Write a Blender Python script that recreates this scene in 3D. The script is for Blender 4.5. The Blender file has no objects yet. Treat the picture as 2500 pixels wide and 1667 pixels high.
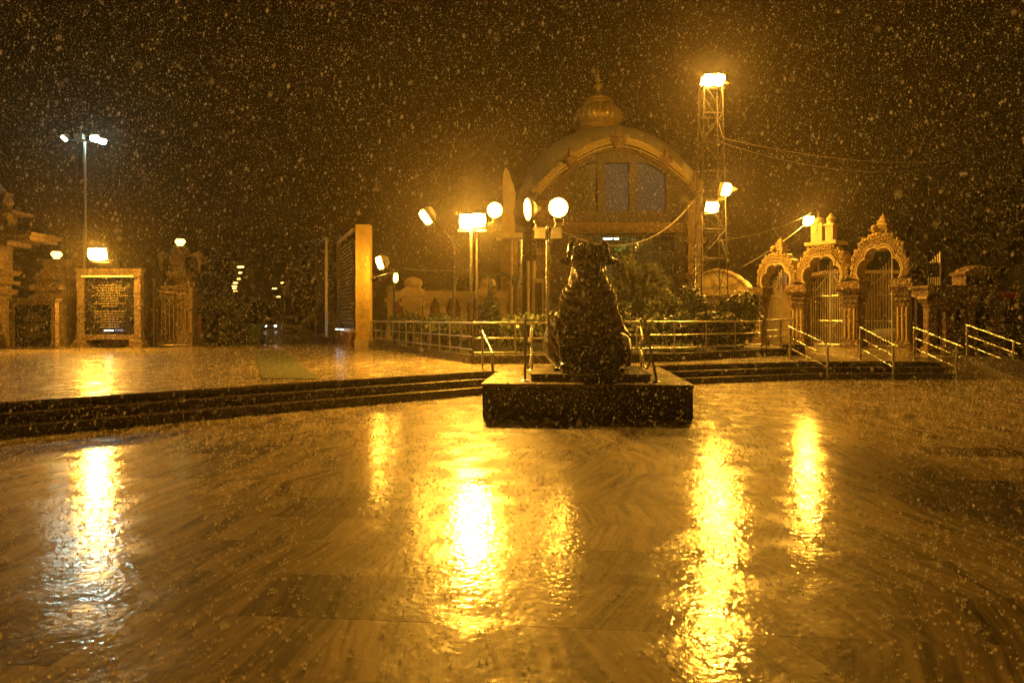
import bpy, bmesh, math, random
import numpy as np
from mathutils import Vector, Matrix
from mathutils.bvhtree import BVHTree

random.seed(7); rng = np.random.default_rng(11)
SC = bpy.context.scene
COL = SC.collection
R = math.radians
F, HZ, CX, CH = 1667.0, 778.0, 1250.0, 1.6       # focal length, horizon row, centre column, camera height

# ------------------------------------------------------------------ camera, world, exposure
cam = bpy.data.cameras.new('camera'); cam_o = bpy.data.objects.new('camera', cam); COL.objects.link(cam_o)
cam_o.location = (0, 0, CH); cam_o.rotation_euler = (R(90), 0, 0)
cam.sensor_width = 36; cam.lens = 36*F/2500; cam.shift_y = -(833.5-HZ)/2500
cam.clip_start = .05; cam.clip_end = 3000
cam.dof.use_dof = True; cam.dof.focus_distance = 14; cam.dof.aperture_fstop = 3.2
SC.camera = cam_o
wd = bpy.data.worlds.new('World'); SC.world = wd; wd.use_nodes = True
nt = wd.node_tree
sky = nt.nodes.new('ShaderNodeTexSky'); sky.sky_type = 'NISHITA'; sky.sun_disc = False
sky.sun_elevation = R(-6); sky.sun_rotation = R(200); sky.air_density = 2; sky.dust_density = 5
nt.links.new(sky.outputs[0], nt.nodes['Background'].inputs[0])
nt.nodes['Background'].inputs[1].default_value = .004
SC.view_settings.view_transform = 'Standard'; SC.view_settings.look = 'None'
SC.view_settings.exposure = 0; SC.view_settings.gamma = 1
cy = SC.cycles
cy.max_bounces = 5; cy.diffuse_bounces = 2; cy.glossy_bounces = 2; cy.transmission_bounces = 4
cy.volume_bounces = 0; cy.transparent_max_bounces = 8
cy.sample_clamp_indirect = 4; cy.sample_clamp_direct = 0
cy.caustics_reflective = False; cy.caustics_refractive = False
cy.use_light_tree = True; cy.use_adaptive_sampling = True; cy.adaptive_threshold = .02
SODIUM = (1.0, .45, .04)
K = 1.68                                             # overall lamp level
HAZE = .0007

# ------------------------------------------------------------------ pixel to place
def W(px, py, d): return Vector(((px-CX)*d/F, d, CH+(HZ-py)*d/F))
def G(px, py, z=0.):
    d = F*(CH-z)/(py-HZ); return Vector(((px-CX)*d/F, d, z))
def XX(px, d): return (px-CX)*d/F
def ZZ(py, d): return CH+(HZ-py)*d/F

# ------------------------------------------------------------------ materials
class NT:
    def __init__(s, name):
        s.m = bpy.data.materials.new(name); s.m.use_nodes = True
        s.t = s.m.node_tree; s.b = s.t.nodes['Principled BSDF']
    def n(s, typ, **kw):
        n = s.t.nodes.new('ShaderNode'+typ)
        for k, v in kw.items(): setattr(n, k, v)
        return n
    def l(s, a, b): s.t.links.new(a, b)
    def ramp(s, fac, stops):
        r = s.n('ValToRGB'); e = r.color_ramp.elements
        while len(e) < len(stops): e.new(.5)
        for i, (p, c) in enumerate(stops):
            e[i].position = p; e[i].color = (*c, 1) if len(c) == 3 else c
        s.l(fac, r.inputs[0]); return r.outputs[0]
    def noise(s, vec, scale, detail=3, rough=.55, dist=0.):
        n = s.n('TexNoise'); n.inputs['Scale'].default_value = scale
        n.inputs['Detail'].default_value = detail; n.inputs['Roughness'].default_value = rough
        n.inputs['Distortion'].default_value = dist
        if vec is not None: s.l(vec, n.inputs['Vector'])
        return n.outputs['Fac']
    def math(s, op, a, b=None):
        n = s.n('Math', operation=op)
        for i, v in enumerate((a, b)):
            if v is None: continue
            if isinstance(v, (int, float)): n.inputs[i].default_value = v
            else: s.l(v, n.inputs[i])
        return n.outputs[0]
    def bump(s, h, strength=.5, dist=.02, normal=None):
        b = s.n('Bump'); b.inputs['Strength'].default_value = strength; b.inputs['Distance'].default_value = dist
        s.l(h, b.inputs['Height'])
        if normal is not None: s.l(normal, b.inputs['Normal'])
        s.l(b.outputs[0], s.b.inputs['Normal']); return b.outputs[0]
    def pos(s): return s.n('NewGeometry').outputs['Position']

def plain(name, col, rough=.5, metal=0., nscale=6., var=.25, bump=0., bscale=40., bdist=.01, spec=.5):
    a = NT(name); p = a.pos()
    f = a.noise(p, nscale, 4)
    lo = tuple(c*(1-var) for c in col); hi = tuple(min(1, c*(1+var)) for c in col)
    a.l(a.ramp(f, [(.3, lo), (.7, hi)]), a.b.inputs['Base Color'])
    a.b.inputs['Metallic'].default_value = metal
    r = a.n('MapRange'); a.l(a.noise(p, nscale*2.3, 2), r.inputs[0])
    r.inputs[1].default_value = .3; r.inputs[2].default_value = .7
    r.inputs[3].default_value = max(.02, rough-.12); r.inputs[4].default_value = min(1, rough+.12)
    a.l(r.outputs[0], a.b.inputs['Roughness'])
    a.b.inputs['Specular IOR Level'].default_value = spec
    if bump: a.bump(a.noise(p, bscale, 4), bump, bdist)
    return a.m

def emit(name, col, strength):
    a = NT(name); a.t.nodes.remove(a.b)
    e = a.n('Emission'); e.inputs[0].default_value = (*col, 1); e.inputs[1].default_value = strength*K
    a.l(e.outputs[0], a.t.nodes['Material Output'].inputs[0]); return a.m

def water_bump(a, p, big=1., fine=.6, dist=.0026):
    n1 = a.noise(p, 20, 2, .45); n2 = a.noise(p, 6, 2, .5)
    v = a.n('TexVoronoi', feature='F1'); v.inputs['Scale'].default_value = 7.
    a.l(p, v.inputs['Vector'])
    ring = a.math('SINE', a.math('MULTIPLY', v.outputs['Distance'], 60.))     # rings of rain drops
    fade = a.math('POWER', a.math('MAXIMUM', a.math('SUBTRACT', .75, v.outputs['Distance']), 0), 3.)
    h = a.math('ADD', a.math('MULTIPLY', n1, big), a.math('MULTIPLY', n2, fine))
    h = a.math('ADD', h, a.math('MULTIPLY', a.math('MULTIPLY', ring, fade), .16))
    return a.bump(h, 1., dist)

def marble(name, lo, hi, per_object=True, joints=None, rough=(.02, .24), bdist=.0032):
    a = NT(name); p = a.pos()
    if per_object:
        oi = a.n('ObjectInfo'); tc = a.n('TexCoord')
        off = a.n('CombineXYZ')
        a.l(a.math('MULTIPLY', oi.outputs['Random'], 37.), off.inputs[0])
        a.l(a.math('MULTIPLY', oi.outputs['Random'], 91.), off.inputs[1])
        vr = a.n('VectorRotate', rotation_type='Z_AXIS'); a.l(tc.outputs['Object'], vr.inputs['Vector'])
        rnd2 = a.math('FRACT', a.math('MULTIPLY', oi.outputs['Random'], 17.3))
        a.l(a.math('MULTIPLY', a.math('SUBTRACT', rnd2, .5), .9), vr.inputs['Angle'])
        ad = a.n('VectorMath', operation='ADD'); a.l(vr.outputs[0], ad.inputs[0]); a.l(off.outputs[0], ad.inputs[1])
        vec = ad.outputs[0]
    else: vec = p
    mp = a.n('Mapping'); mp.inputs['Scale'].default_value = (5.5, .55, 1); a.l(vec, mp.inputs['Vector'])
    n1 = a.noise(mp.outputs[0], 1.0, 6, .62, .9)
    mp2 = a.n('Mapping'); mp2.inputs['Scale'].default_value = (22, 1.4, 1); a.l(vec, mp2.inputs['Vector'])
    n2 = a.noise(mp2.outputs[0], 1.0, 4, .6, .5)
    f = a.math('ADD', a.math('MULTIPLY', n1, .7), a.math('MULTIPLY', n2, .3))
    col = a.ramp(f, [(.34, lo), (.45, tuple((x*.55+y*.45) for x, y in zip(lo, hi))), (.56, hi), (.72, tuple(min(1, x*1.25) for x in hi))])
    if per_object:
        mx = a.n('Mix', data_type='RGBA', blend_type='MULTIPLY'); mx.inputs[0].default_value = 1
        tone = a.ramp(a.math('FRACT', a.math('MULTIPLY', oi.outputs['Random'], 53.7)), [(.0, (.45, .42, .4)), (.12, (.8, .78, .76)), (1, (1.1, 1.08, 1.05))])
        a.l(col, mx.inputs[6]); a.l(tone, mx.inputs[7]); col = mx.outputs[2]
    if joints:
        br = a.n('TexBrick'); br.inputs['Scale'].default_value = 1; br.inputs['Mortar Size'].default_value = .008
        br.inputs['Brick Width'].default_value = joints[0]; br.inputs['Row Height'].default_value = joints[1]
        br.inputs['Color1'].default_value = (1, 1, 1, 1); br.inputs['Color2'].default_value = (.78, .76, .74, 1)
        br.inputs['Mortar'].default_value = (.35, .33, .3, 1); a.l(p, br.inputs['Vector'])
        mx = a.n('Mix', data_type='RGBA', blend_type='MULTIPLY'); mx.inputs[0].default_value = 1
        a.l(col, mx.inputs[6]); a.l(br.outputs[0], mx.inputs[7]); col = mx.outputs[2]
    a.l(col, a.b.inputs['Base Color'])
    r = a.n('MapRange'); a.l(a.noise(p, 2.6, 5, .65), r.inputs[0])
    r.inputs[1].default_value = .35; r.inputs[2].default_value = .65; r.inputs[3].default_value = rough[0]; r.inputs[4].default_value = rough[1]
    a.l(r.outputs[0], a.b.inputs['Coat Roughness']); a.b.inputs['Coat Weight'].default_value = 1; a.b.inputs['Coat IOR'].default_value = 1.36
    a.b.inputs['Roughness'].default_value = .5; a.b.inputs['Specular IOR Level'].default_value = .1
    a.l(water_bump(a, p, dist=bdist), a.b.inputs['Coat Normal'])
    return a.m

def carved(name, col, scale=9., rough=.55, depth=.05, var=.3):
    a = NT(name); p = a.pos()
    v = a.n('TexVoronoi', feature='SMOOTH_F1'); v.inputs['Scale'].default_value = scale; a.l(p, v.inputs['Vector'])
    n = a.noise(p, scale*3, 4)
    h = a.math('ADD', a.math('MULTIPLY', a.math('SINE', a.math('MULTIPLY', v.outputs['Distance'], 14.)), .5), n)
    lo = tuple(c*(1-var) for c in col); hi = tuple(min(1, c*(1+var)) for c in col)
    a.l(a.ramp(a.noise(p, 3, 4), [(.3, lo), (.7, hi)]), a.b.inputs['Base Color'])
    a.b.inputs['Roughness'].default_value = rough
    a.bump(h, .8, depth); return a.m

def foliage_mat(name, c1, c2):
    a = NT(name); p = a.pos()
    a.l(a.ramp(a.noise(p, 5, 3), [(.35, c1), (.65, c2)]), a.b.inputs['Base Color'])
    a.b.inputs['Roughness'].default_value = .4
    a.b.inputs['Subsurface Weight'].default_value = 0
    return a.m

def drop_mat():
    a = NT('rain_water'); a.t.nodes.remove(a.b)
    t = a.n('BsdfTranslucent'); t.inputs[0].default_value = (1, .93, .84, 1)
    d = a.n('BsdfDiffuse'); d.inputs[0].default_value = (.9, .9, .9, 1)
    g = a.n('BsdfGlossy'); g.inputs['Roughness'].default_value = .25
    m1 = a.n('MixShader'); m1.inputs[0].default_value = .4; a.l(t.outputs[0], m1.inputs[1]); a.l(d.outputs[0], m1.inputs[2])
    m2 = a.n('MixShader'); m2.inputs[0].default_value = .12; a.l(m1.outputs[0], m2.inputs[1]); a.l(g.outputs[0], m2.inputs[2])
    tr = a.n('BsdfTransparent'); m3 = a.n('MixShader'); m3.inputs[0].default_value = .35; a.l(m2.outputs[0], m3.inputs[1]); a.l(tr.outputs[0], m3.inputs[2])
    a.l(m3.outputs[0], a.t.nodes['Material Output'].inputs[0]); return a.m

def glass_mat(name, col, rough=.06, alpha=.35):
    a = NT(name); a.b.inputs['Base Color'].default_value = (*col, 1); a.b.inputs['Roughness'].default_value = rough
    a.b.inputs['Specular IOR Level'].default_value = .8
    tr = a.n('BsdfTransparent'); tr.inputs[0].default_value = (.8, .85, .8, 1)
    mx = a.n('MixShader'); mx.inputs[0].default_value = alpha
    a.l(tr.outputs[0], mx.inputs[1]); a.l(a.b.outputs[0], mx.inputs[2])
    a.l(mx.outputs[0], a.t.nodes['Material Output'].inputs[0]); return a.m

def painted_glow_pane():
    a = NT('window_painted_glow'); p = a.pos()
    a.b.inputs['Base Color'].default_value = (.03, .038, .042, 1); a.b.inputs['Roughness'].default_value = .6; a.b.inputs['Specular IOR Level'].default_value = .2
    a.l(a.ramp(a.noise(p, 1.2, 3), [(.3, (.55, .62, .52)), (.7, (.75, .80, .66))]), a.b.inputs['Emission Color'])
    a.b.inputs['Emission Strength'].default_value = .028; return a.m  # weak emission stands in for cool light reflected in the panes

MT = dict(
    slab = marble('wet_marble_slab', (.042, .030, .018), (.38, .30, .18)),
    bed = plain('slab_bed', (.2, .165, .12), .3),
    terrace = marble('wet_terrace_marble', (.16, .125, .075), (.42, .345, .21), False, (1.2, .6), (.04, .24), .003),
    granite = plain('dark_granite', (.035, .026, .02), .3, 0, 18, .5, .15, 120, .003),
    step = plain('dark_step_granite', (.05, .036, .026), .35, 0, 14, .5, .2, 90, .004),
    tread = plain('tread_granite', (.075, .055, .038), .28, 0, 10, .4, .25, 60, .004),
    idol = plain('polished_black_stone', (.022, .017, .014), .3, 0, 9, .4, .25, 26, .012, .6),
    idol_trim = plain('lamplit_tone_black_stone', (.22, .165, .11), .28, 0, 12, .4, .2, 60, .006),  # lighter than the body: lamplight on folds and beads put into the colour
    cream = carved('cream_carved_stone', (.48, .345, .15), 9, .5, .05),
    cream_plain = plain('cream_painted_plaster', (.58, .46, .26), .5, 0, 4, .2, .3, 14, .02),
    ochre = carved('ochre_relief_panel', (.72, .52, .15), 5, .42, .03, .15),
    ochre_dark = carved('dark_ochre_stone', (.15, .10, .042), 9, .5, .05),  # carved stone in a darker tone than the cream
    ochre_dark_plain = plain('dark_ochre_plaster', (.18, .122, .055), .5, 0, 4, .25, .3, 14, .02),
    gatesteel = plain('brushed_gate_steel', (.66, .62, .52), .4, .55, 12, .15),
    brownstone = carved('brown_carved_stone', (.22, .14, .07), 8, .5, .05),
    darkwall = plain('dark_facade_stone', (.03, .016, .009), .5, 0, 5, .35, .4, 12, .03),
    redwall = plain('red_laterite', (.2, .07, .04), .6, 0, 8, .4, .5, 25, .02),
    dimpane = plain('unlit_window', (.02, .02, .018), .3),
    steel = plain('brushed_steel', (.62, .6, .56), .25, 1., 12, .15),
    dullsteel = plain('wet_galvanised_steel', (.42, .4, .37), .36, 1., 10, .2),
    iron = plain('painted_iron', (.028, .022, .017), .6, .05, 12, .3),
    black = plain('black_metal', (.02, .018, .016), .4, .2),
    blackgloss = plain('black_granite_board', (.012, .012, .014), .14, 0, 20, .4),
    rimstone = plain('rim_plaster', (.5, .38, .17), .4, 0, 10, .25, .2, 40, .01),
    gold = plain('gilded_metal', (.8, .58, .2), .3, .45, 14, .25, .2, 40, .01),
    shell = plain('pale_concrete_shell', (.62, .55, .42), .55, 0, 3, .2, .3, 10, .02),
    asphalt = plain('wet_asphalt', (.045, .04, .036), .3, 0, 3, .35, .6, 60, .006),
    grass = plain('garden_soil', (.03, .035, .015), .7, 0, 4, .4, .6, 30, .04),
    leaf = foliage_mat('hedge_leaf', (.03, .045, .014), (.09, .11, .035)),
    leaf2 = foliage_mat('grey_green_leaf', (.12, .14, .08), (.28, .30, .17)),
    leafbright = foliage_mat('fresh_green_leaf', (.10, .18, .03), (.24, .34, .07)),
    leafdark = foliage_mat('dark_leaf', (.02, .028, .01), (.05, .06, .02)),
    bark = plain('bark', (.09, .06, .035), .7, 0, 12, .4, .6, 30, .03),
    rain = drop_mat(),
    pane = glass_mat('window_glass', (.08, .10, .11)),
    glowpane = painted_glow_pane(),
    greenmat = plain('green_carpet', (.07, .078, .022), .55, 0, 20, .3, .4, 120, .006),
    red = plain('red_cloth', (.42, .03, .02), .6),
    blue = plain('blue_tarpaulin', (.16, .15, .34), .5, 0, 3, .25),
    green = plain('green_paint', (.08, .17, .05), .45),
    white = plain('white_paint', (.75, .74, .7), .4),
    rubber = plain('rubber', (.015, .015, .015), .6),
    letters = plain('gilt_lettering', (.2, .155, .07), .5, .2),
    wire = plain('cable', (.3, .25, .18), .5),
    lampgrey = plain('lamp_housing', (.3, .28, .24), .4, .4),
)

# ------------------------------------------------------------------ mesh building
def cubev(cx, cy_, cz, sx, sy, sz):
    return [(cx+a*sx/2, cy_+b*sy/2, cz+c*sz/2) for c in (-1, 1) for a, b in ((-1,-1),(1,-1),(1,1),(-1,1))]
CUBEF = [(0,3,2,1),(4,5,6,7),(0,1,5,4),(1,2,6,5),(2,3,7,6),(3,0,4,7)]

class MB:
    """collects shapes for ONE mesh; off is subtracted, so world positions can be given for a thing placed at off"""
    def __init__(s, off=(0,0,0), mat=None):
        s.v = []; s.f = []; s.off = Vector(off); s.M = mat
    def add(s, vs, fs):
        o = len(s.v)
        for v in vs:
            v = Vector(v)
            if s.M is not None: v = s.M @ v
            s.v.append(v - s.off)
        s.f += [tuple(i+o for i in f) for f in fs]; return s
    def box(s, c, size, rz=0., M=None):
        vs = [Vector(v) for v in cubev(0,0,0,*size)]
        m = Matrix.Rotation(rz, 4, 'Z') if M is None else M
        return s.add([Vector(c)+m @ v for v in vs], CUBEF)
    def bb(s, a, b):
        return s.box([(x+y)/2 for x, y in zip(a, b)], [abs(y-x) for x, y in zip(a, b)])
    def taper(s, c, z0, z1, w0, d0, w1, d1, rz=0.):
        m = Matrix.Rotation(rz, 3, 'Z'); vs = []
        for z, w, d in ((z0,w0,d0),(z1,w1,d1)):
            for a, b in ((-1,-1),(1,-1),(1,1),(-1,1)):
                p = m @ Vector((a*w/2, b*d/2, 0)); vs.append((c[0]+p.x, c[1]+p.y, z))
        return s.add(vs, CUBEF)
    def tube(s, pts, r, n=8, caps=True):
        pts = [Vector(p) for p in pts]; rs = r if isinstance(r, (list, tuple)) else [r]*len(pts)
        vs = []; fs = []
        up = Vector((0,0,1)); prev = None
        for i, p in enumerate(pts):
            t = (pts[min(i+1, len(pts)-1)]-pts[max(i-1, 0)])
            t = t.normalized() if t.length > 1e-9 else Vector((0,0,1))
            if prev is None: a = t.cross(up if abs(t.z) < .95 else Vector((1,0,0))).normalized()
            else: a = (prev - t*prev.dot(t)).normalized()
            b = t.cross(a); prev = a
            for k in range(n):
                an = 2*math.pi*k/n; vs.append(p+(a*math.cos(an)+b*math.sin(an))*rs[i])
        for i in range(len(pts)-1):
            for k in range(n):
                fs.append((i*n+k, i*n+(k+1)%n, (i+1)*n+(k+1)%n, (i+1)*n+k))
        if caps: fs += [tuple(range(n))[::-1], tuple(range((len(pts)-1)*n, len(pts)*n))]
        return s.add(vs, fs)
    def lathe(s, prof, c, n=24, rib=None, M=None):
        vs = []; fs = []
        for r, z in prof:
            for k in range(n):
                an = 2*math.pi*k/n; q = r*(rib(an, z) if rib else 1)
                v = Vector((q*math.cos(an), q*math.sin(an), z))
                if M is not None: v = M @ v
                vs.append(Vector(c)+v)
        for i in range(len(prof)-1):
            for k in range(n):
                fs.append((i*n+k, i*n+(k+1)%n, (i+1)*n+(k+1)%n, (i+1)*n+k))
        fs += [tuple(range(n))[::-1], tuple(range((len(prof)-1)*n, len(prof)*n))]
        return s.add(vs, fs)
    def ell(s, c, r, n=12, m=8, M=None):
        return s.lathe([(max(1e-3, math.sin(math.pi*i/m)), -math.cos(math.pi*i/m)) for i in range(m+1)], c, n,
                       M=(M if M is not None else Matrix.Identity(3)) @ Matrix.Diagonal(Vector(r)))
    def prism(s, poly, z0, z1):
        n = len(poly); vs = [(x, y, z0) for x, y in poly]+[(x, y, z1) for x, y in poly]
        fs = [tuple(range(n))[::-1], tuple(range(n, 2*n))]+[(i, (i+1)%n, n+(i+1)%n, n+i) for i in range(n)]
        return s.add(vs, fs)
    def stack(s, c, levels, rz=0.):
        """square mouldings: list of (width_bottom, width_top, z0, z1)"""
        for w0, w1, z0, z1 in levels: s.taper(c, z0, z1, w0, w0, w1, w1, rz)
        return s
    def mesh(s, name):
        me = bpy.data.meshes.new(name); me.from_pydata([tuple(v) for v in s.v], [], s.f); return me
    def build(s, name, mat, parent=None, smooth=False, kind=None, label=None):
        me = s.mesh(name); me.materials.append(mat if not isinstance(mat, str) else MT[mat])
        if smooth: smooth_by_angle(me)
        o = bpy.data.objects.new(name, me); COL.objects.link(o)
        if parent is not None: o.parent = parent
        if kind: o['kind'] = kind
        if label: o['label'] = label
        return o

def smooth_by_angle(me, ang=40):
    bm = bmesh.new(); bm.from_mesh(me); bmesh.ops.recalc_face_normals(bm, faces=bm.faces)
    for f in bm.faces: f.smooth = True
    for e in bm.edges:
        e.smooth = not (len(e.link_faces) == 2 and e.calc_face_angle(0) > R(ang))
    bm.to_mesh(me); bm.free()

def tag(o, label=None, cat=None, group=None, kind=None):
    if label: o['label'] = label
    if cat: o['category'] = cat
    if group: o['group'] = group
    if kind: o['kind'] = kind
    return o
def thing(name, label, cat, loc=(0,0,0), rz=0., group=None):
    o = bpy.data.objects.new(name, None); COL.objects.link(o); o.empty_display_size = .2
    o.location = loc; o.rotation_euler = (0, 0, rz)
    return tag(o, label, cat, group)
def copy_tree(o, parent=None):
    c = o.copy(); COL.objects.link(c); c.parent = parent
    for ch in list(o.children): copy_tree(ch, c)
    return c
def aim_matrix(d):
    """local -Y looks along d, local Z stays up"""
    y = -Vector(d).normalized(); z = Vector((0,0,1)); x = y.cross(z).normalized(); z = x.cross(y)
    return Matrix((x, y, z)).transposed()
def sag(a, b, drop, n=14):
    a, b = Vector(a), Vector(b)
    return [a.lerp(b, i/n)-Vector((0,0,drop*4*(i/n)*(1-i/n))) for i in range(n+1)]

# ================================================================== THE SETTING
ZT = .43                                            # terrace level
MB().bb((-300, -40, -.5), (300, 450, -.06)).build('ground', 'asphalt', kind='structure')

# foot of the curved flight of steps, left to right
B = [(-16.6, .4), (-6.8, 9.07), (-3.87, 11.75), (-.56, 14.45), (2., 15.75), (4.44, 16.75), (6.4, 17.5), (7.9, 18.0), (9.6, 18.1), (11.75, 18.1)]
def offset(poly, d):
    out = []
    for i, p in enumerate(poly):
        a = Vector(poly[max(i-1, 0)]); b = Vector(poly[min(i+1, len(poly)-1)])
        t = (b-a).normalized(); n = Vector((-t.y, t.x)); q = Vector(p)+n*d
        out.append((q.x, q.y))
    out[-1] = (poly[-1][0], poly[-1][1]+d); return out
def b_at(x):
    for (x0, y0), (x1, y1) in zip(B, B[1:]):
        if x0 <= x <= x1: return y0+(y1-y0)*(x-x0)/(x1-x0)
    return 20.6

# --- plaza of streaked marble slabs
plaza = MB().bb((-24, -6, -.05), (34, 23, -.003)).build('plaza_floor', 'bed', kind='structure')
SA = R(-5); sw, sd = 1.2, .6
slab_me = MB().bb((-sw/2+.0008, -sd/2+.0008, -.03), (sw/2-.0008, sd/2-.0008, 0)).mesh('floor_slab'); slab_me.materials.append(MT['slab'])
cells = []
ca, sa_ = math.cos(SA), math.sin(SA)
for j in range(-9, 42):
    for i in range(-17, 26):
        lx = i*sw+(.5*sw if j % 2 else 0); ly = j*sd+.25
        x, y = ca*lx-sa_*ly, sa_*lx+ca*ly
        if y > b_at(x)+.8 or x < -17 or x > 24 or y < -4 or y > 21: continue
        vis = y > 1.5 and abs(x/y) < .8 and y > 2.2
        cells.append((0 if vis else 1, x*x+y*y, x, y))
cells.sort()
rest = MB()
for k, (nv, _, x, y) in enumerate(cells):
    dz = random.uniform(-.0004, .0004)
    if k < 300 and not nv:
        o = bpy.data.objects.new('floor_slab', slab_me); COL.objects.link(o); o.parent = plaza
        o.location = (x, y, dz); o.rotation_euler = (0, 0, SA+(math.pi if random.random() < .5 else 0))
    else: rest.box((x, y, -.015+dz), (sw-.0016, sd-.0016, .03), SA)
a = marble('wet_marble_far', (.042, .030, .018), (.38, .30, .18), False)
rest.build('floor_slab', a, plaza, kind='stuff')

# --- terrace with three dark steps
terr = tag(bpy.data.objects.new('terrace', None), kind='structure'); COL.objects.link(terr)
T = offset(B, .6)
poly = [(-60, T[0][1])] + T + [(11.75, 20.6), (60, 20.6), (60, 75), (-5., 75), (-5., 31.2), (-60, 31.2)]
top = MB().prism(poly, .35, ZT).build('terrace_paving', 'terrace', terr)
for k in range(3):
    P0 = offset(B, .3*k); P1 = offset(B, .3*k+.62)
    z0, z1 = k*ZT/3, (k+1)*ZT/3
    if k == 2: z1 -= .012
    m = MB().prism(P0+P1[::-1], z0-.05 if k == 0 else z0-.02, z1)
    m.build('step', 'step', terr)
    m2 = MB()                                        # the worn tread of each step, a thin slab with a nosing
    q0 = offset(B, .3*k-.012); q1 = offset(B, .3*k+(.29 if k < 2 else .5))
    m2.prism(q0+q1[::-1], z1-.03+(.012 if k == 2 else 0), z1+(.016 if k == 2 else .004))
    m2.build('tread', 'tread' if k < 2 else 'terrace', terr)
MB().bb((11.76, 20.58, -.02), (60, 20.72, ZT-.006)).build('retaining_wall', 'granite', terr)
# ramp at the right end of the steps
ramp = MB(); ramp.add([(11.76,18.1,-.02),(13.6,18.1,-.02),(13.6,20.62,-.02),(11.76,20.62,-.02),(11.76,18.1,.004),(13.6,18.1,.004),(13.6,20.62,ZT+.004),(11.76,20.62,ZT+.004)], CUBEF)
ramp.build('ramp', 'tread', kind='structure')
MB().bb((13.6, 18.1, -.02), (13.75, 20.6, ZT+.06)).build('ramp_kerb', 'granite', kind='structure')
# green runner on the terrace
g = [G(622, 857, ZT), G(690, 857, ZT), G(778, 925, ZT), G(640, 925, ZT)]
MB().prism([(p.x, p.y) for p in g][::-1], ZT+.002, ZT+.014).build('carpet_runner', 'greenmat')
tag(bpy.data.objects['carpet_runner'], 'long dull green carpet strip lying across the wet terrace', 'carpet')
# road leaving the compound
rd = Vector((-.385, 1)).normalized(); rn = Vector((rd.y, -rd.x)); r0 = Vector((-11.5, 31.2))
q = [r0-rn*6.5, r0+rn*6.5, r0+rn*6.5+rd*330, r0-rn*6.5+rd*330]
MB().prism([(p.x, p.y) for p in q], -.058, -.02).build('road', 'asphalt', kind='structure')
for s_ in (-1, 1):
    q = [r0+rn*s_*6.5, r0+rn*s_*9, r0+rn*s_*9+rd*330, r0+rn*s_*6.5+rd*330]
    if s_ < 0: q = q[::-1]
    MB().prism([(p.x, p.y) for p in q], -.058, .09).build('pavement', 'tread', kind='structure')
# garden bed behind the railing
RL = [(-6.02, 29.1), (-1.02, 17.9), (1.2, 17.9), (4.5, 18.9), (7.9, 21.6), (9.3, 22.4)]
bed = [(RL[0][0]+.3, RL[0][1])]+[(x+.1, y+.18) for x, y in RL[1:]]+[(9.3, 29.5), (11, 39), (-5, 39)]
MB().prism(bed, ZT-.02, ZT+.14).build('garden_bed', 'grass', kind='structure')
kerb = MB()
for (x0, y0), (x1, y1) in zip(RL, RL[1:]):
    d = Vector((x1-x0, y1-y0)); L = d.length
    kerb.box(((x0+x1)/2, (y0+y1)/2, ZT+.1), (L+.1, .2, .22), math.atan2(d.y, d.x))
kerb.box((9.15, 22.2, ZT+.17), (.45, .7, .34))
tag(kerb.build('garden_kerb', 'granite'), 'low dark granite kerb under the garden railing', 'kerb')

# ================================================================== PEDESTAL AND BULL STATUE
PA = R(-4.5); PC = Vector((1.36, 11.0+2.02, 0)); PH = .545
ped = thing('statue_pedestal', 'broad dark granite plinth under the black bull statue', 'pedestal', PC, PA)
MB().bb((-1.69, -2.0, -.02), (1.69, 2.0, PH-.05)).build('block', 'granite', ped)
cap = MB().bb((-1.705, -2.015, PH-.05), (1.705, 2.015, PH)).build('cap_slab', marble('pedestal_cap', (.10, .075, .05), (.3, .24, .16), False, None, (.12, .25), .004), ped)
SB = Vector((1.41, 12.65, PH))
base = thing('statue_base_slab', 'thin black slab the bull statue sits on', 'slab', SB, PA)
MB().bb((-1.0, -1.12, .001), (1.0, 1.12, .095)).build('slab', 'granite', base)
MB().bb((-1.02, -1.14, .095), (1.02, 1.14, .12)).build('rim', marble('slab_rim', (.06, .045, .03), (.2, .16, .1), False, None, (.15, .25), .003), base)

def remesh(mb, voxel, smooth_it=6):
    me = mb.mesh('tmp'); o = bpy.data.objects.new('tmp', me); COL.objects.link(o)
    m = o.modifiers.new('r', 'REMESH'); m.mode = 'VOXEL'; m.voxel_size = voxel
    s = o.modifiers.new('s', 'SMOOTH'); s.factor = .6; s.iterations = smooth_it
    bpy.context.view_layer.update()
    dg = bpy.context.evaluated_depsgraph_get()
    out = bpy.data.meshes.new_from_object(o.evaluated_get(dg))
    bpy.data.objects.remove(o); out.shade_smooth() if hasattr(out, 'shade_smooth') else None
    return out
def capsule(mb, pts, rs, n=14):
    P = []; Q = []
    for i in range(len(pts)-1):
        for k in range(5):
            t = k/5; P.append(Vector(pts[i]).lerp(Vector(pts[i+1]), t)); Q.append(rs[i]*(1-t)+rs[i+1]*t)
    P.append(Vector(pts[-1])); Q.append(rs[-1]); mb.tube(P, Q, n)
    mb.ell(pts[0], (rs[0],)*3); mb.ell(pts[-1], (rs[-1],)*3)
    for p, r in zip(pts[1:-1], rs[1:-1]): mb.ell(p, (r,)*3)

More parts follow.
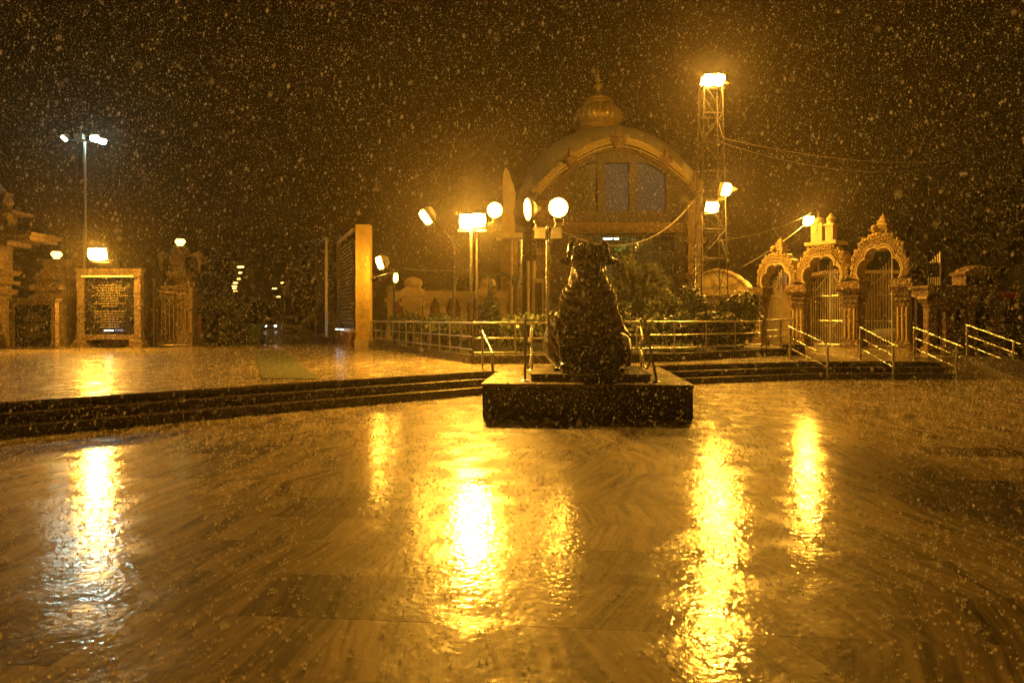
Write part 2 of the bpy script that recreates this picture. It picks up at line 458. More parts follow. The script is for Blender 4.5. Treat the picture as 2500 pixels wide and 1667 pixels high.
b_ = MB()
b_.ell((0, .75, .62), (.74, 1.0, .68), 24, 14)          # barrel of the lying body
b_.ell((0, .15, .66), (.62, .52, .72), 24, 14)          # chest
b_.ell((.05, .62, 1.30), (.36, .46, .42), 20, 12)       # hump
b_.ell((0, .22, 1.18), (.5, .44, .62), 20, 12)
b_.ell((0, .12, 1.52), (.385, .40, .50), 20, 12)        # neck
b_.ell((0, -.02, 1.78), (.335, .36, .40), 20, 12)       # head
b_.box((0, .02, 2.07), (.56, .44, .42))                 # flat poll between the horns
b_.ell((0, -.06, 2.05), (.31, .30, .30), 18, 10)
b_.ell((0, -.30, 1.76), (.27, .25, .24), 18, 10)        # muzzle
b_.ell((0, -.40, 1.66), (.24, .17, .15), 18, 10)
b_.ell((0, -.22, 1.40), (.13, .26, .42), 14, 10)        # dewlap
for s in (-1, 1):
    b_.ell((s*.24, -.18, 2.0), (.09, .11, .10))         # brows
    b_.ell((s*.52, .95, .45), (.36, .55, .46), 16, 10)  # haunches
    capsule(b_, [(s*.30, .05, 2.16), (s*.30, .08, 2.30), (s*.27, .08, 2.42)], [.10, .075, .02], 10)       # short horns
    capsule(b_, [(s*.30, .08, 1.98), (s*.42, .06, 2.0), (s*.53, .02, 1.98)], [.06, .085, .045], 10)         # ears
# the raised foreleg (viewer's left) and the folded one (right)
capsule(b_, [(-.42, .25, .55), (-.50, -.18, .86), (-.46, -.40, .80)], [.30, .22, .19])
capsule(b_, [(-.46, -.40, .80), (-.42, -.50, .45), (-.40, -.56, .12)], [.19, .13, .12])
b_.ell((-.40, -.66, .09), (.14, .20, .10))
capsule(b_, [(.44, .2, .5), (.56, -.22, .46), (.58, -.55, .30)], [.30, .22, .18])
capsule(b_, [(.58, -.55, .30), (.40, -.62, .15), (.12, -.58, .13)], [.17, .13, .11])
b_.ell((.06, -.56, .11), (.13, .15, .10))
capsule(b_, [(.66, 1.5, .7), (.72, 1.2, .35), (.70, .6, .16), (.74, .3, .10)], [.05, .05, .05, .08], 8)   # tail
b_.box((0, .5, .03), (1.25, 2.0, .07))
body_me = remesh(b_, .026, 5); body_me.materials.append(MT['idol'])
for p in body_me.polygons: p.use_smooth = True
IB = SB+Vector((.0, -.05, .119))
idol = thing('bull_statue', 'seated black stone bull statue draped with carved bead garlands', 'statue', IB, PA)
bo = bpy.data.objects.new('body', body_me); COL.objects.link(bo); bo.parent = idol
bvh = BVHTree.FromPolygons([v.co for v in body_me.vertices], [tuple(p.vertices) for p in body_me.polygons])
def skin(an, z, axis=(0, .18)):
    """point on the statue's skin at height z, seen from angle an (0 = front)"""
    d = Vector((math.sin(an), -math.cos(an), 0)); o = Vector((axis[0], axis[1], z))+d*3
    h = bvh.ray_cast(o, -d); return (h[0], h[1]) if h[0] else (o-d*2.5, d)
bead_me = MB().ell((0, 0, 0), (1, 1, 1.15), 7, 5).mesh('bead'); bead_me.materials.append(MT['idol_trim'])
for f_ in bead_me.polygons: f_.use_smooth = True
for k, (zs, drop, rr) in enumerate([(1.60, .16, .030), (1.52, .24, .040), (1.44, .34, .044), (1.34, .46, .050), (1.22, .58, .046)]):
    n = int(36-2*k); pts = []
    for i in range(n+1):
        t = -1+2*i/n; an = t*R(120); z = zs-drop*(math.cos(t*math.pi/2)**1.3)-.02*k
        p, nr = skin(an, z); pts.append(p+nr*rr*.4)
    gl = MB().tube(pts, .014, 6).build('bead_garland', 'idol_trim', idol, True)
    for p in pts:
        o = bpy.data.objects.new('bead', bead_me); COL.objects.link(o); o.parent = gl; o.location = p; o.scale = (rr, rr, rr)
for k in range(6):                                      # strands of the saddle cloth down both flanks
    for s in (-1, 1):
        pts = []
        for i in range(15):
            t = i/14; an = s*R(52+k*7+t*16); z = 1.42-.03*k-t*(1.08+.02*k)
            p, nr = skin(an, z, (0, .3)); pts.append(p+nr*.012)
        MB().tube(pts, .026 if k % 2 else .036, 6).build('cloth_fold', 'idol_trim', idol, True)
for i in range(9):                                       # bells under the lowest garland
    an = R(-56+14*i); p, nr = skin(an, .74+.05*abs(i-4)**1.2)
    MB().lathe([(.012, .05), (.03, .035), (.04, -.02), (.055, -.045), (.02, -.05)], p+nr*.03, 8).build('bell', 'idol_trim', idol, True)
for s in (-1, 1):
    p, nr = skin(s*R(34), 1.93, (0, 0)); MB().ell(p, (.05, .03, .04), 10, 8).build('eye', 'idol_trim', idol, True)
MB().lathe([(.05, .0), (.07, .02), (.045, .08), (.012, .13)], (0, -.30, 2.08), 10).build('forehead_ornament', 'idol_trim', idol, True)

# chain posts at the slab's corners
def loc2(x, y, z=0.): return SB+Matrix.Rotation(PA, 3, 'Z') @ Vector((x, y, z))
posts = []
for (x, y, lx, lab) in ((-1.1, -1.2, 0, 'bull statue, front left corner'), (-1.1, 1.2, 0, 'bull statue, rear left corner'),
                        (1.1, -1.2, -.20, 'bull statue, front right corner, leaning inwards'), (1.1, 1.2, 0, 'bull statue, rear right corner')):
    b0 = loc2(x, y); t = thing('chain_post', 'slim steel chain post by the '+lab, 'post', b0, 0, 'chain posts round the statue')
    MB().tube([(0,0,.001), (lx, 0, 1.02)], .022, 10).build('shaft', 'dullsteel', t, True)
    MB().lathe([(.07, .001), (.07, .012), (.03, .03)], (0,0,0), 12).build('foot', 'dullsteel', t, True)
    MB().ell((lx, 0, 1.04), (.034, .034, .034)).build('knob', 'dullsteel', t, True)
    posts.append([b0+Vector((lx*h/1.02, 0, h)) for h in (.92, .45)])
for (i, j, lab) in ((0, 1, 'left side of the bull statue'), (2, 3, 'right side of the bull statue')):
    for lv in (0, 1):
        pts = sag(posts[i][lv], posts[j][lv], .3, 40)
        m = MB(pts[0])
        for k in range(len(pts)-1):
            c = (pts[k]+pts[k+1])/2; d = (pts[k+1]-pts[k]).normalized()
            sd_ = d.cross(Vector((0,0,1))).normalized() if k % 2 else Vector((0,0,1))
            ring = [c+d*.042*math.cos(a_)+sd_*.02*math.sin(a_) for a_ in [2*math.pi*q/8 for q in range(9)]]
            m.tube(ring, .0065, 5, False)
        o = m.build('chain', 'dullsteel'); o.location = pts[0]
        tag(o, ('upper' if lv == 0 else 'lower')+' sagging steel chain along the '+lab, 'chain', 'chains round the statue')

# ================================================================== RAILINGS
def railing(name, pts, label, z0, heights, spacing, r=.026, post_h=1.05):
    off = Vector((*pts[0], z0)); t = thing(name, label, 'railing', off)
    for h in heights:
        for (x0, y0), (x1, y1) in zip(pts, pts[1:]):
            MB(off).tube([(x0, y0, z0+h), (x1, y1, z0+h)], r if h == max(heights) else r*.72, 8).build('rail', 'dullsteel', t, True)
    for (x0, y0), (x1, y1) in zip(pts, pts[1:]):
        L = math.hypot(x1-x0, y1-y0); n = max(1, round(L/spacing))
        for k in range(n+(1 if (x1, y1) == tuple(pts[-1]) else 0)):
            x, y = x0+(x1-x0)*k/n, y0+(y1-y0)*k/n
            MB(off).tube([(x, y, z0-.02), (x, y, z0+post_h)], r*.9, 8).build('post', 'dullsteel', t, True)
    return t
ZK = ZT+.2
railing('garden_railing', RL[:2], 'long steel pipe railing running back along the terrace to the golden pillar', ZK, (.86, .50, .16), .95, post_h=.86)
railing('garden_railing', RL[1:3], 'steel pipe railing behind the plinth, left of the bull statue', ZK, (.86, .46, .08), 1.1, post_h=.86)
railing('garden_railing', RL[2:5], 'steel pipe railing in front of the dark bushes right of the bull statue', ZK, (.88, .52, .16), 1.3, post_h=.88)
t = railing('garden_gate', [(8.1, 21.75), (9.25, 22.35)], 'small steel pipe gate with wire mesh beside the arched gateway steps', ZK, (.93, .6, .4, .12), .6, post_h=.93)
m = MB((8.1, 21.75, ZK))
for i in range(14):
    a_ = Vector((8.1, 21.75, ZK+.12)).lerp(Vector((9.25, 22.35, ZK+.12)), i/14); m.tube([a_, a_+Vector((.08, .04, .28))], .004, 4); m.tube([a_+Vector((.08, .04, 0)), a_+Vector((0, 0, .28))], .004, 4)
m.build('wire_mesh', 'dullsteel', t)

def handrail(top, bot, label, h=.92, mids=(.62, .32), over=.28):
    top, bot = Vector(top), Vector(bot); t = thing('stair_handrail', label, 'handrail', bot, 0, 'steel stair handrails')
    d = (bot-top); u = d.normalized()
    for k, hh in enumerate((h,)+mids):
        a_, b_2 = top+Vector((0,0,hh))-u*.06, bot+Vector((0,0,hh))+u*over*(1 if k == 0 else .55)
        MB(bot).tube([a_, b_2], .021 if k == 0 else .013, 10).build('rail', 'steel', t, True)
    for p in (top, bot):
        MB(bot).tube([p-Vector((0,0,.02)), p+Vector((0,0,h))], .03, 10).build('post', 'dullsteel', t, True)
        MB(bot).lathe([(.06, 0), (.06, .012), (.034, .02)], p+Vector((0,0,.002)), 10).build('foot', 'dullsteel', t, True)
    return t
handrail((8.02, 19.7, ZT), (8.32, 18.0, 0), 'steel handrail on the steps nearest the small pipe gate')
handrail((10.05, 19.7, ZT), (10.05, 18.0, 0), 'steel handrail in the middle of the gateway steps')
handrail((11.72, 19.9, ZT), (11.72, 18.0, 0), 'steel handrail at the right end of the gateway steps')
handrail((13.66, 20.5, ZT+.06), (13.66, 18.6, .06), 'steel handrail on the far right edge of the ramp')
t = handrail((-.68, 15.75, ZT), (-.42, 14.75, 0), 'short bright steel handrail beside the plinth on the left steps', .86, (), .02)

# ================================================================== LAMPS
def flood_head(parent, off, loc, aim, w, h, dp, mat, name='floodlight', housing='lampgrey', sq=.8):
    """housing with a lit lens; local to parent at off"""
    M = Matrix.Translation(Vector(loc)-Vector(off)) @ aim_matrix(aim).to_4x4()
    hm = MB(mat=M); hm.box((0, .10, 0), (w*1.08, .16, h*1.08))
    hm.add([(-w*.5, .181, -h*.5), (w*.5, .181, -h*.5), (w*.5, .181, h*.5), (-w*.5, .181, h*.5), (-w*.25, .34, -h*.2), (w*.25, .34, -h*.2), (w*.25, .34, h*.3), (-w*.25, .34, h*.3)], [(3,2,1,0),(4,5,6,7),(0,1,5,4),(1,2,6,5),(2,3,7,6),(3,0,4,7)])
    ho = hm.build(name, housing, parent)
    lm = MB(mat=M); vs = []; N_ = 20                     # bulging lens with rounded corners
    for q, yy in ((1., .018), (1., -dp*.55), (.88, -dp*.9), (.5, -dp)):
        for k in range(N_):
            an = 2*math.pi*k/N_; c, s = math.cos(an), math.sin(an)
            vs.append((q*w/2*math.copysign(abs(c)**sq, c), yy, q*h/2*math.copysign(abs(s)**sq, s)))
    fs = [(i*N_+k, i*N_+(k+1) % N_, (i+1)*N_+(k+1) % N_, (i+1)*N_+k) for i in range(3) for k in range(N_)]+[tuple(range(3*N_, 4*N_)), tuple(range(N_))[::-1]]
    lm.add(vs, fs).build('lens', mat, ho)
    br = MB(mat=M); br.tube([(-w*.56, .1, 0), (-w*.56, .1, -h*.8), (w*.56, .1, -h*.8), (w*.56, .1, 0)], .012, 6)
    br.build('bracket', 'black', ho)
    return ho
def disc_head(parent, off, loc, aim, r, mat):
    M = Matrix.Translation(Vector(loc)-Vector(off)) @ aim_matrix(aim).to_4x4() @ Matrix.Rotation(R(90), 4, 'X')
    # after this local +Z points forward
    hm = MB(mat=M); hm.lathe([(r*1.04, .0), (r*1.05, -.04), (r*.8, -.16), (r*.35, -.26), (r*.3, -.36), (.01, -.37)], (0,0,0), 24)
    ho = hm.build('floodlight', 'lampgrey', parent, True)
    MB(mat=M).lathe([(r*.98, .005), (r*.96, .03), (r*.7, .06), (r*.35, .078), (.01, .08)], (0,0,0), 24).build('lens', mat, ho, True)
    return ho

E_MAIN = emit('main_flood_glow', SODIUM, 2100)
E_DISC = emit('disc_flood_glow', SODIUM, 60)
E_SIDE = emit('side_flood_glow', SODIUM, 520)
E_ARM = emit('arm_lamp_glow', SODIUM, 65)
E_BRK = emit('bracket_lamp_glow', SODIUM, 120)
E_TOWER = emit('tower_flood_glow', SODIUM, 1000)
E_VAULT_FILL = emit('vault_fill_glow', SODIUM, 800)
E_LEFT = emit('left_flood_glow', SODIUM, 900)
E_GATE = emit('gate_lamp_glow', SODIUM, 1200)
E_LANT = emit('lantern_glow', (1, .72, .16), 3)
E_LED = emit('mast_led_glow', (.62, 1., .92), 150)
E_ROAD = emit('road_lamp_glow', (1, .5, .1), 9)
E_WHITE = emit('white_uplight_glow', (.7, .9, 1.), 8)
E_HEAD = emit('headlight_glow', (.85, .95, 1.), 6)

def pole(parent, off, x, y, z0, z1, r=.05, mat='iron', name='pole'):
    return MB(off).tube([(x, y, z0), (x, y, (z0+z1)/2), (x, y, z1)], [r, r*.9, r*.75], 10).build(name, mat, parent, True)

# central twin-pole post with the very bright flood and a disc lamp
D = 19.2; z0 = ZT+.1
o0 = Vector((XX(1150, D), D, z0)); t = thing('lamp_post', 'lamp post with the brightest square floodlight, behind the railing corner', 'lamp post', o0, 0, 'floodlight posts in the garden')
pole(t, o0, o0.x, D, z0, ZZ(562, D), .05)
flood_head(t, o0, W(1140, 541, D-.1), (-.12, -1, -.32), .38, .36, .13, E_MAIN)
flood_head(t, o0, W(1170, 538, D-.05), (.22, -1, -.3), .32, .34, .13, E_MAIN)
MB(o0).box((XX(1152, D), D+.1, ZZ(562, D)), (.8, .06, .06)).build('crossbar', 'iron', t)
o0 = Vector((XX(1164, D+.3), D+.3, z0)); t = thing('lamp_post', 'lamp post with a round floodlight close right of the brightest lamp', 'lamp post', o0, 0, 'floodlight posts in the garden')
pole(t, o0, o0.x, D+.3, z0, ZZ(545, D), .04)
MB(o0).tube([(o0.x, D+.3, ZZ(548, D)), W(1200, 545, D+.3), W(1207, 530, D+.25)], .022, 8).build('arm', 'iron', t, True)
disc_head(t, o0, W(1208, 513, D+.1), (-.05, -1, -.12), .21, E_DISC)
# tall post with two disc lamps and their ballast boxes
D = 19.6; o0 = Vector((XX(1336, D), D, z0)); t = thing('lamp_post', 'slim lamp post with two round floodlights left of the bull statue', 'lamp post', o0, 0, 'floodlight posts in the garden')
MB(o0).tube([(o0.x, D, z0), (o0.x, D, ZZ(555, D))], .045, 10).build('pole', 'steel', t, True)
MB(o0).bb((XX(1300, D), D+.03, ZZ(562, D)), (XX(1372, D), D+.09, ZZ(556, D))).build('crossbar', 'iron', t)
for px in (1318, 1358):
    MB(o0).bb((XX(px-13, D), D-.12, ZZ(583, D)), (XX(px+13, D), D+.12, ZZ(557, D))).build('ballast_box', 'lampgrey', t)
disc_head(t, o0, W(1289, 511, D), (-1., -.26, -.1), .31, emit('side_disc_glow', SODIUM, 28))
disc_head(t, o0, W(1363, 507, D), (.05, -1, -.08), .275, E_DISC)
for a_, b_2 in (((1296, 530), (1310, 557)), ((1352, 533), (1354, 557)), ((1376, 533), (1370, 557))):
    MB(o0).tube([W(*a_, D+.05), W((a_[0]+b_2[0])/2+3, (a_[1]+b_2[1])/2, D+.05), W(*b_2, D+.05)], .014, 6).build('yoke', 'steel', t, True)
# street lamp with a long arm and a tilted head
D = 22; o0 = Vector((XX(1109, D), D, z0)); t = thing('street_lamp', 'street lamp with a long arm and tilted oblong head over the terrace', 'street lamp', o0)
pole(t, o0, o0.x, D, z0, ZZ(598, D), .065)
MB(o0).tube([W(1109, 600, D), W(1107, 590, D), W(1066, 549, D)], [.05, .04, .03], 8).build('arm', 'iron', t, True)
flood_head(t, o0, W(1040, 530, D-.05), (-.62, -.45, -.62), .26, .5, .12, E_ARM, 'lamp_head')
# bracket lamps by the golden pillar
D = 27.6; o0 = Vector((XX(962, D), D, ZT+.1)); t = thing('lamp_post', 'short post with a tilted floodlight on a bracket beside the golden pillar', 'lamp post', o0)
pole(t, o0, o0.x, D, ZT+.1, ZZ(655, D), .06)
MB(o0).tube([W(962, 668, D), W(935, 676, D), W(908, 684, D)], .09, 8).build('arm', 'iron', t, True)
flood_head(t, o0, W(930, 641, D+.4), (-.9, -.3, -.3), .34, .5, .16, E_BRK)
MB(o0).bb((XX(944, D), D-.15, ZZ(714, D)), (XX(957, D), D+.1, ZZ(697, D))).build('junction_box', 'lampgrey', t)
flood_head(t, o0, W(966, 678, D-.05), (.5, -.86, -.1), .16, .36, .08, emit('small_lamp_glow', SODIUM, 40), 'side_lamp')

# lattice tower
D = 30; o0 = Vector((XX(1735, D), D, ZT)); tz = ZZ(212, D)
t = thing('lattice_tower', 'tall steel lattice mast carrying three floodlights', 'mast', o0)
def leg_w(z): return .62-.22*(z-ZT)/(tz-ZT)
for sx in (-1, 1):
    for sy in (-1, 1):
        MB(o0).tube([(o0.x+sx*leg_w(ZT), D+sy*leg_w(ZT), ZT-.02), (o0.x+sx*leg_w(tz), D+sy*leg_w(tz), tz)], .026, 6).build('leg', 'iron', t)
nb = 9
for k in range(nb):
    za, zb = ZT+(tz-ZT)*k/nb, ZT+(tz-ZT)*(k+1)/nb; wa, wb = leg_w(za), leg_w(zb)
    for s in (-1, 1):
        f_ = 1 if k % 2 else -1
        MB(o0).tube([(o0.x-f_*wa, D+s*wa, za), (o0.x+f_*wb, D+s*wb, zb)], .014, 5).build('brace', 'iron', t)
        MB(o0).tube([(o0.x+s*wa, D-f_*wa, za), (o0.x+s*wb, D+f_*wb, zb)], .014, 5).build('brace', 'iron', t)
        MB(o0).tube([(o0.x-wb, D+s*wb, zb), (o0.x+wb, D+s*wb, zb)], .014, 5).build('strut', 'iron', t)
        MB(o0).tube([(o0.x+s*wb, D-wb, zb), (o0.x+s*wb, D+wb, zb)], .014, 5).build('strut', 'iron', t)
for s in (-1, 1):
    MB(o0).tube([(XX(1697, D)+s*.14, D-.5, ZT+.3), (XX(1699, D)+s*.14, D-.5, ZZ(600, D))], .02, 6).build('ladder_rail', 'steel', t)
for k in range(9):
    z = ZT+.6+k*.36; MB(o0).tube([(XX(1697, D)-.14, D-.5, z), (XX(1697, D)+.14, D-.5, z)], .016, 6).build('ladder_rung', 'steel', t)
flood_head(t, o0, W(1731, 196, D-.5), (-.1, -.8, -.6), .42, .46, .12, E_TOWER)
flood_head(t, o0, W(1722, 200, D+.5), (-.72, .62, .35), .4, .46, .12, E_VAULT_FILL)  # unseen head added to light the hall's vault and dome
flood_head(t, o0, W(1757, 196, D-.5), (.35, -.8, -.6), .38, .46, .12, E_TOWER)
MB(o0).bb((XX(1715, D), D-.45, ZZ(214, D)), (XX(1772, D), D+.4, ZZ(210, D))).build('lamp_platform', 'iron', t)
flood_head(t, o0, W(1773, 463, D-.7), (.5, -.8, -.4), .36, .5, .12, E_SIDE, sq=.5)
flood_head(t, o0, W(1738, 506, D-.8), (.15, -.9, -.4), .52, .40, .12, E_SIDE, sq=.4)
MB(o0).lathe([(.02, 0), (.16, .28), (.19, .3)], W(1800, 462, D-.4), 12, M=Matrix.Rotation(R(-90), 3, 'Y')).build('loudspeaker_horn', 'white', t, True)

# tall mast with white lamps on the left
D = 40; o0 = Vector((XX(207, D), D, -.06)); t = thing('high_mast', 'tall street mast with white lamps behind the left wall', 'mast', o0)
MB(o0).tube([(o0.x, D, -.06), (o0.x, D, ZZ(345, D))], [.13, .07], 10).build('pole', 'dullsteel', t, True)
MB(o0).tube([W(160, 340, D), W(207, 346, D), W(245, 345, D)], .05, 6).build('crossarm', 'dullsteel', t, True)
for (px, py, am, w, h) in ((157, 338, (-.5, -.5, -.8), .3, .34), (232, 339, (.0, -.75, -.7), .5, .36), (251, 346, (.6, -.5, -.7), .36, .3)):
    flood_head(t, o0, W(px, py, D-.1), am, w, h, .08, E_LED, 'lamp_head')
MB(o0).box(W(194, 334, D), (.5, .3, .3)).build('lamp_head', 'lampgrey', t)

# flood over the left notice board
D = 26.3; o0 = Vector((XX(238, D), D, ZT)); t = thing('lamp_post', 'slim post with a glaring floodlight above the large notice board', 'lamp post', o0)
MB(o0).tube([(o0.x, 27.85, ZT), (o0.x, 27.85, ZZ(632, D)), (o0.x, D+.12, ZZ(628, D))], .035, 8).build('pole', 'iron', t, True)
flood_head(t, o0, W(238, 621, D), (.12, -1, -.34), .62, .42, .16, E_LEFT)

# lamp behind the gateway
D = 36; o0 = Vector((XX(1998, D), D, ZT)); t = thing('street_lamp', 'street lamp with a curled top shining over the arched gateway', 'street lamp', o0)
MB(o0).tube([(o0.x, D, ZT), (o0.x, D, ZZ(520, D)), W(1993, 509, D), W(1985, 510, D), W(1978, 525, D)], [.08, .06, .05, .04, .04], 8).build('pole', 'iron', t, True)
flood_head(t, o0, W(1975, 539, D-.1), (-.25, -.85, -.55), .5, .42, .12, E_GATE, 'lamp_head')

# road lamps, near to far
def road_lamp(px, py, d, side, label):
    o0 = Vector((*W(px, py, d).xy, -.06)); z = ZZ(py, d)
    t = thing('road_lamp', label, 'street lamp', o0, 0, 'lamps along the road')
    o1 = o0.x+side*1.6
    MB(o0).tube([(o1, d, -.06), (o1, d, z-.3), (o1-side*.6, d, z+.05), (o0.x+side*.3, d, z+.05)], [.11, .08, .06, .05], 6).build('pole', 'iron', t)
    h = MB(o0).box((o0.x, d, z+.09), (.9, .5, .16)).build('lamp_head', 'lampgrey', t)
    MB(o0).ell((o0.x, d, z-.04), (.34+.1*d/84, .24, .10), 14, 8).build('lens', E_ROAD, h, True)
nth = ['nearest', 'second', 'third', 'fourth', 'fifth', 'sixth', 'farthest']
for k, (px, py) in enumerate(((587, 651), (583, 665), (580, 680), (574, 690), (572.5, 698), (571, 704), (574, 710))):
    road_lamp(px, py, F*6.4/(HZ-py), -1, nth[k]+' orange lamp in the left row along the road')
for k, (px, py) in enumerate(((730, 665), (692, 690), (670, 704), (680, 724))):
    road_lamp(px, py, F*6.4/(HZ-py), 1, ['nearest', 'second', 'third', 'farthest'][k]+' orange lamp in the right row along the road')

# ================================================================== LEFT WALL, BOARDS, GATE
D = 29.1
def hexlamp(px, py, d, lab, pil):
    c = W(px, py, d); t = thing('lantern', lab, 'lantern', c, 0, 'faceted lanterns')
    MB().lathe([(.10, -.19), (.24, .0), (.16, .11), (.02, .12)], (0,0,0), 6).build('shade', E_LANT, t)
    MB().lathe([(.12, -.27), (.12, -.24), (.06, -.235), (.06, -.19)], (0,0,0), 10).build('base', 'iron', t)
# carved gateway corner, cut by the picture's edge
dg = 27; xg = XX(8, dg); o0 = Vector((xg, dg, ZT)); t = thing('temple_gateway', 'carved cream temple gateway at the left edge with jutting cornice', 'gateway', o0)
pr = MB(o0)
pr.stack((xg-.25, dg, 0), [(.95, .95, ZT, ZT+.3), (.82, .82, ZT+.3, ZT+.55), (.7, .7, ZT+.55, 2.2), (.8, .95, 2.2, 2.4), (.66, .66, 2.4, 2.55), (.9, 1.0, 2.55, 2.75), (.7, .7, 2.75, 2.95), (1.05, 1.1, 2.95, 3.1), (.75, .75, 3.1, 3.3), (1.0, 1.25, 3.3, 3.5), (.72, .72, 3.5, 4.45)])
pr.build('pillar', 'ochre_dark', t)
MB(o0).bb((xg-6, dg-.55, 4.45), (xg+.55, dg+.8, 4.62)).bb((xg-6, dg-.7, 4.62), (xg+1.55, dg+.9, 4.78)).bb((xg-6, dg-.85, 4.782), (xg+1.7, dg+1., 4.92)).bb((xg-6, dg-.7, 4.922), (xg+1.4, dg+.9, 5.0)).build('cornice', 'ochre_dark', t)
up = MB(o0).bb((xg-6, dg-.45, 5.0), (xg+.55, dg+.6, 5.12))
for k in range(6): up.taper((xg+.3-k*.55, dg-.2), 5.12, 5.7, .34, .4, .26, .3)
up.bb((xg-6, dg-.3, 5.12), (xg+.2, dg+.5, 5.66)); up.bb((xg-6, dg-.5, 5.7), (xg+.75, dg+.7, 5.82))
up.build('upper_tier', 'ochre_dark', t)
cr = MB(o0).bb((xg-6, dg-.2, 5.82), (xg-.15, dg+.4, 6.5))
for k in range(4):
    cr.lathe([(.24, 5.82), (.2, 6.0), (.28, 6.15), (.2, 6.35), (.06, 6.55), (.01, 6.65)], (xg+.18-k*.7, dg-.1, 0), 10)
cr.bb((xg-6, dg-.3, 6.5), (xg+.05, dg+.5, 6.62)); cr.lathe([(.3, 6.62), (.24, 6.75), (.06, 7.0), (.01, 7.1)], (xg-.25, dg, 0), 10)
cr.build('crest', 'ochre_dark', t, True)

def lettering(mb, x0, x1, ztop, rows, dz, y, centre=True, hh=.6):
    for k in range(rows):
        if random.random() < .12: continue
        wd_ = (x1-x0)*random.uniform(.35, .95); x = (x0+x1)/2-wd_/2 if centre else x0; xe = x+wd_
        z = ztop-k*dz
        while x < xe:
            l = random.uniform(.05, .16); mb.bb((x, y-.006, z-dz*hh*.5), (min(x+l, xe), y, z+dz*hh*.35*random.uniform(.6, 1))); x += l+.035
def board(name, label, px0, px1, py0, py1, d, fw, rows, foot):
    x0, x1, za, zb = XX(px0, d), XX(px1, d), ZZ(py1, d), ZZ(py0, d); o0 = Vector(((x0+x1)/2, d, ZT))
    t = thing(name, label, 'board', o0)
    p = MB(o0).bb((x0, d, za), (x1, d+.1, zb)).build('panel', 'blackgloss', t)
    m = MB(o0); lettering(m, x0+.15, x1-.15, zb-.3, rows, (zb-za-.5)/rows, d-.001); m.build('lettering', 'letters', p, kind='stuff')
    f = MB(o0)
    f.bb((x0-fw, d-.08, za-.02), (x0, d+.16, zb+fw)); f.bb((x1, d-.08, za-.02), (x1+fw, d+.16, zb+fw))
    f.bb((x0, d-.079, zb), (x1, d+.159, zb+fw)); f.bb((x0-fw*1.3, d-.12, zb+fw), (x1+fw*1.3, d+.18, zb+fw*1.4))
    f.bb((x0-fw*1.1, d-.1, za-fw*.8), (x1+fw*1.1, d+.18, za-.02)); f.build('frame', 'ochre_dark', t)
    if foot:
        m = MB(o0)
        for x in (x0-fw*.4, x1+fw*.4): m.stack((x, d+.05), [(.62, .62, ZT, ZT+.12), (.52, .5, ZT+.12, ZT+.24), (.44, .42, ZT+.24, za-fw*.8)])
        m.build('feet', 'ochre_dark', t)
    else: MB(o0).bb((x0-fw, d-.05, ZT), (x1+fw, d+.15, za-fw*.8)).build('plinth', 'ochre_dark', t)
    return t, o0
t, o0 = board('notice_board', 'large framed black stone board with gilt lettering between two lamp pillars', 206, 330, 678, 816, 27.6, .26, 17, True)
MB(o0).bb((XX(203, 27.5), 27.36, ZZ(677, 27.5)), (XX(330, 27.5), 27.44, ZZ(673, 27.5))).build('tube_lamp', 'white', t)
u = MB(o0).box(W(264, 811, 27.2), (.36, .18, .1)).build('uplight', 'black', t)
MB(o0).box(W(264, 811, 27.2)+Vector((0, .04, .07)), (.3, .1, .03)).build('lens', E_WHITE, u)
board('plaque', 'smaller framed dark stone plaque beside the left gateway', 36, 128, 744, 846, 26.4, .16, 12, False)

def lamp_pillar(px, d, w, ztop, label):
    x = XX(px, d); o0 = Vector((x, d, ZT)); t = thing('wall_pillar', label, 'pillar', o0, 0, 'tiered wall pillars')
    H = ztop-ZT
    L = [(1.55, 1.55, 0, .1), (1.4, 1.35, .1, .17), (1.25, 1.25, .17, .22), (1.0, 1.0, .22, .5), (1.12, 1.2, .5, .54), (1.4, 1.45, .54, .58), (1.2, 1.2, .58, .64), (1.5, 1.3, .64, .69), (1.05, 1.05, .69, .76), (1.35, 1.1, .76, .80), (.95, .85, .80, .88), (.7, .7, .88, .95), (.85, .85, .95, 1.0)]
    MB(o0).stack((x, d), [(a_*w, b_2*w, ZT+z0*H, ZT+z1*H) for a_, b_2, z0, z1 in L]).build('shaft', 'ochre_dark', t)
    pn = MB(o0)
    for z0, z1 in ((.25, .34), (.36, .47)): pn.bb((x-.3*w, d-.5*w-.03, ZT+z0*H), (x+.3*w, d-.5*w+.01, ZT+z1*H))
    pn.build('relief_panel', 'ochre_dark_plain', t)
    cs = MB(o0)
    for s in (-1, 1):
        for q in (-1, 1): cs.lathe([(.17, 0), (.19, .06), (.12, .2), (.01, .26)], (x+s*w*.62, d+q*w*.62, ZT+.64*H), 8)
    cs.build('corner_finials', 'ochre_dark_plain', t, True)
    return t, o0
lamp_pillar(138, 28.6, .95, ZZ(634, 28.6), 'cream tiered pillar with a lantern, left of the large notice board')
hexlamp(138, 621, 28.6, 'glowing faceted lantern on the pillar left of the notice board', None)
dp_ = 29.4; t, o0 = lamp_pillar(440, dp_, 1.0, ZZ(665, dp_), 'cream pillar with a carved crest and arched brackets behind the open iron gate')
xp = o0.x; m = MB(o0)
zb = ZZ(665, dp_)
m.taper((xp, dp_-.1), zb, zb+0.320, .36, .3, .5, .3); m.ell((xp, dp_-.25, zb+0.544), (.34, .2, .34), 14, 10); m.ell((xp, dp_-.2, zb+0.832), (.15, .15, .17)); m.build('crest_boss', 'ochre_dark', t, True)
m = MB(o0)
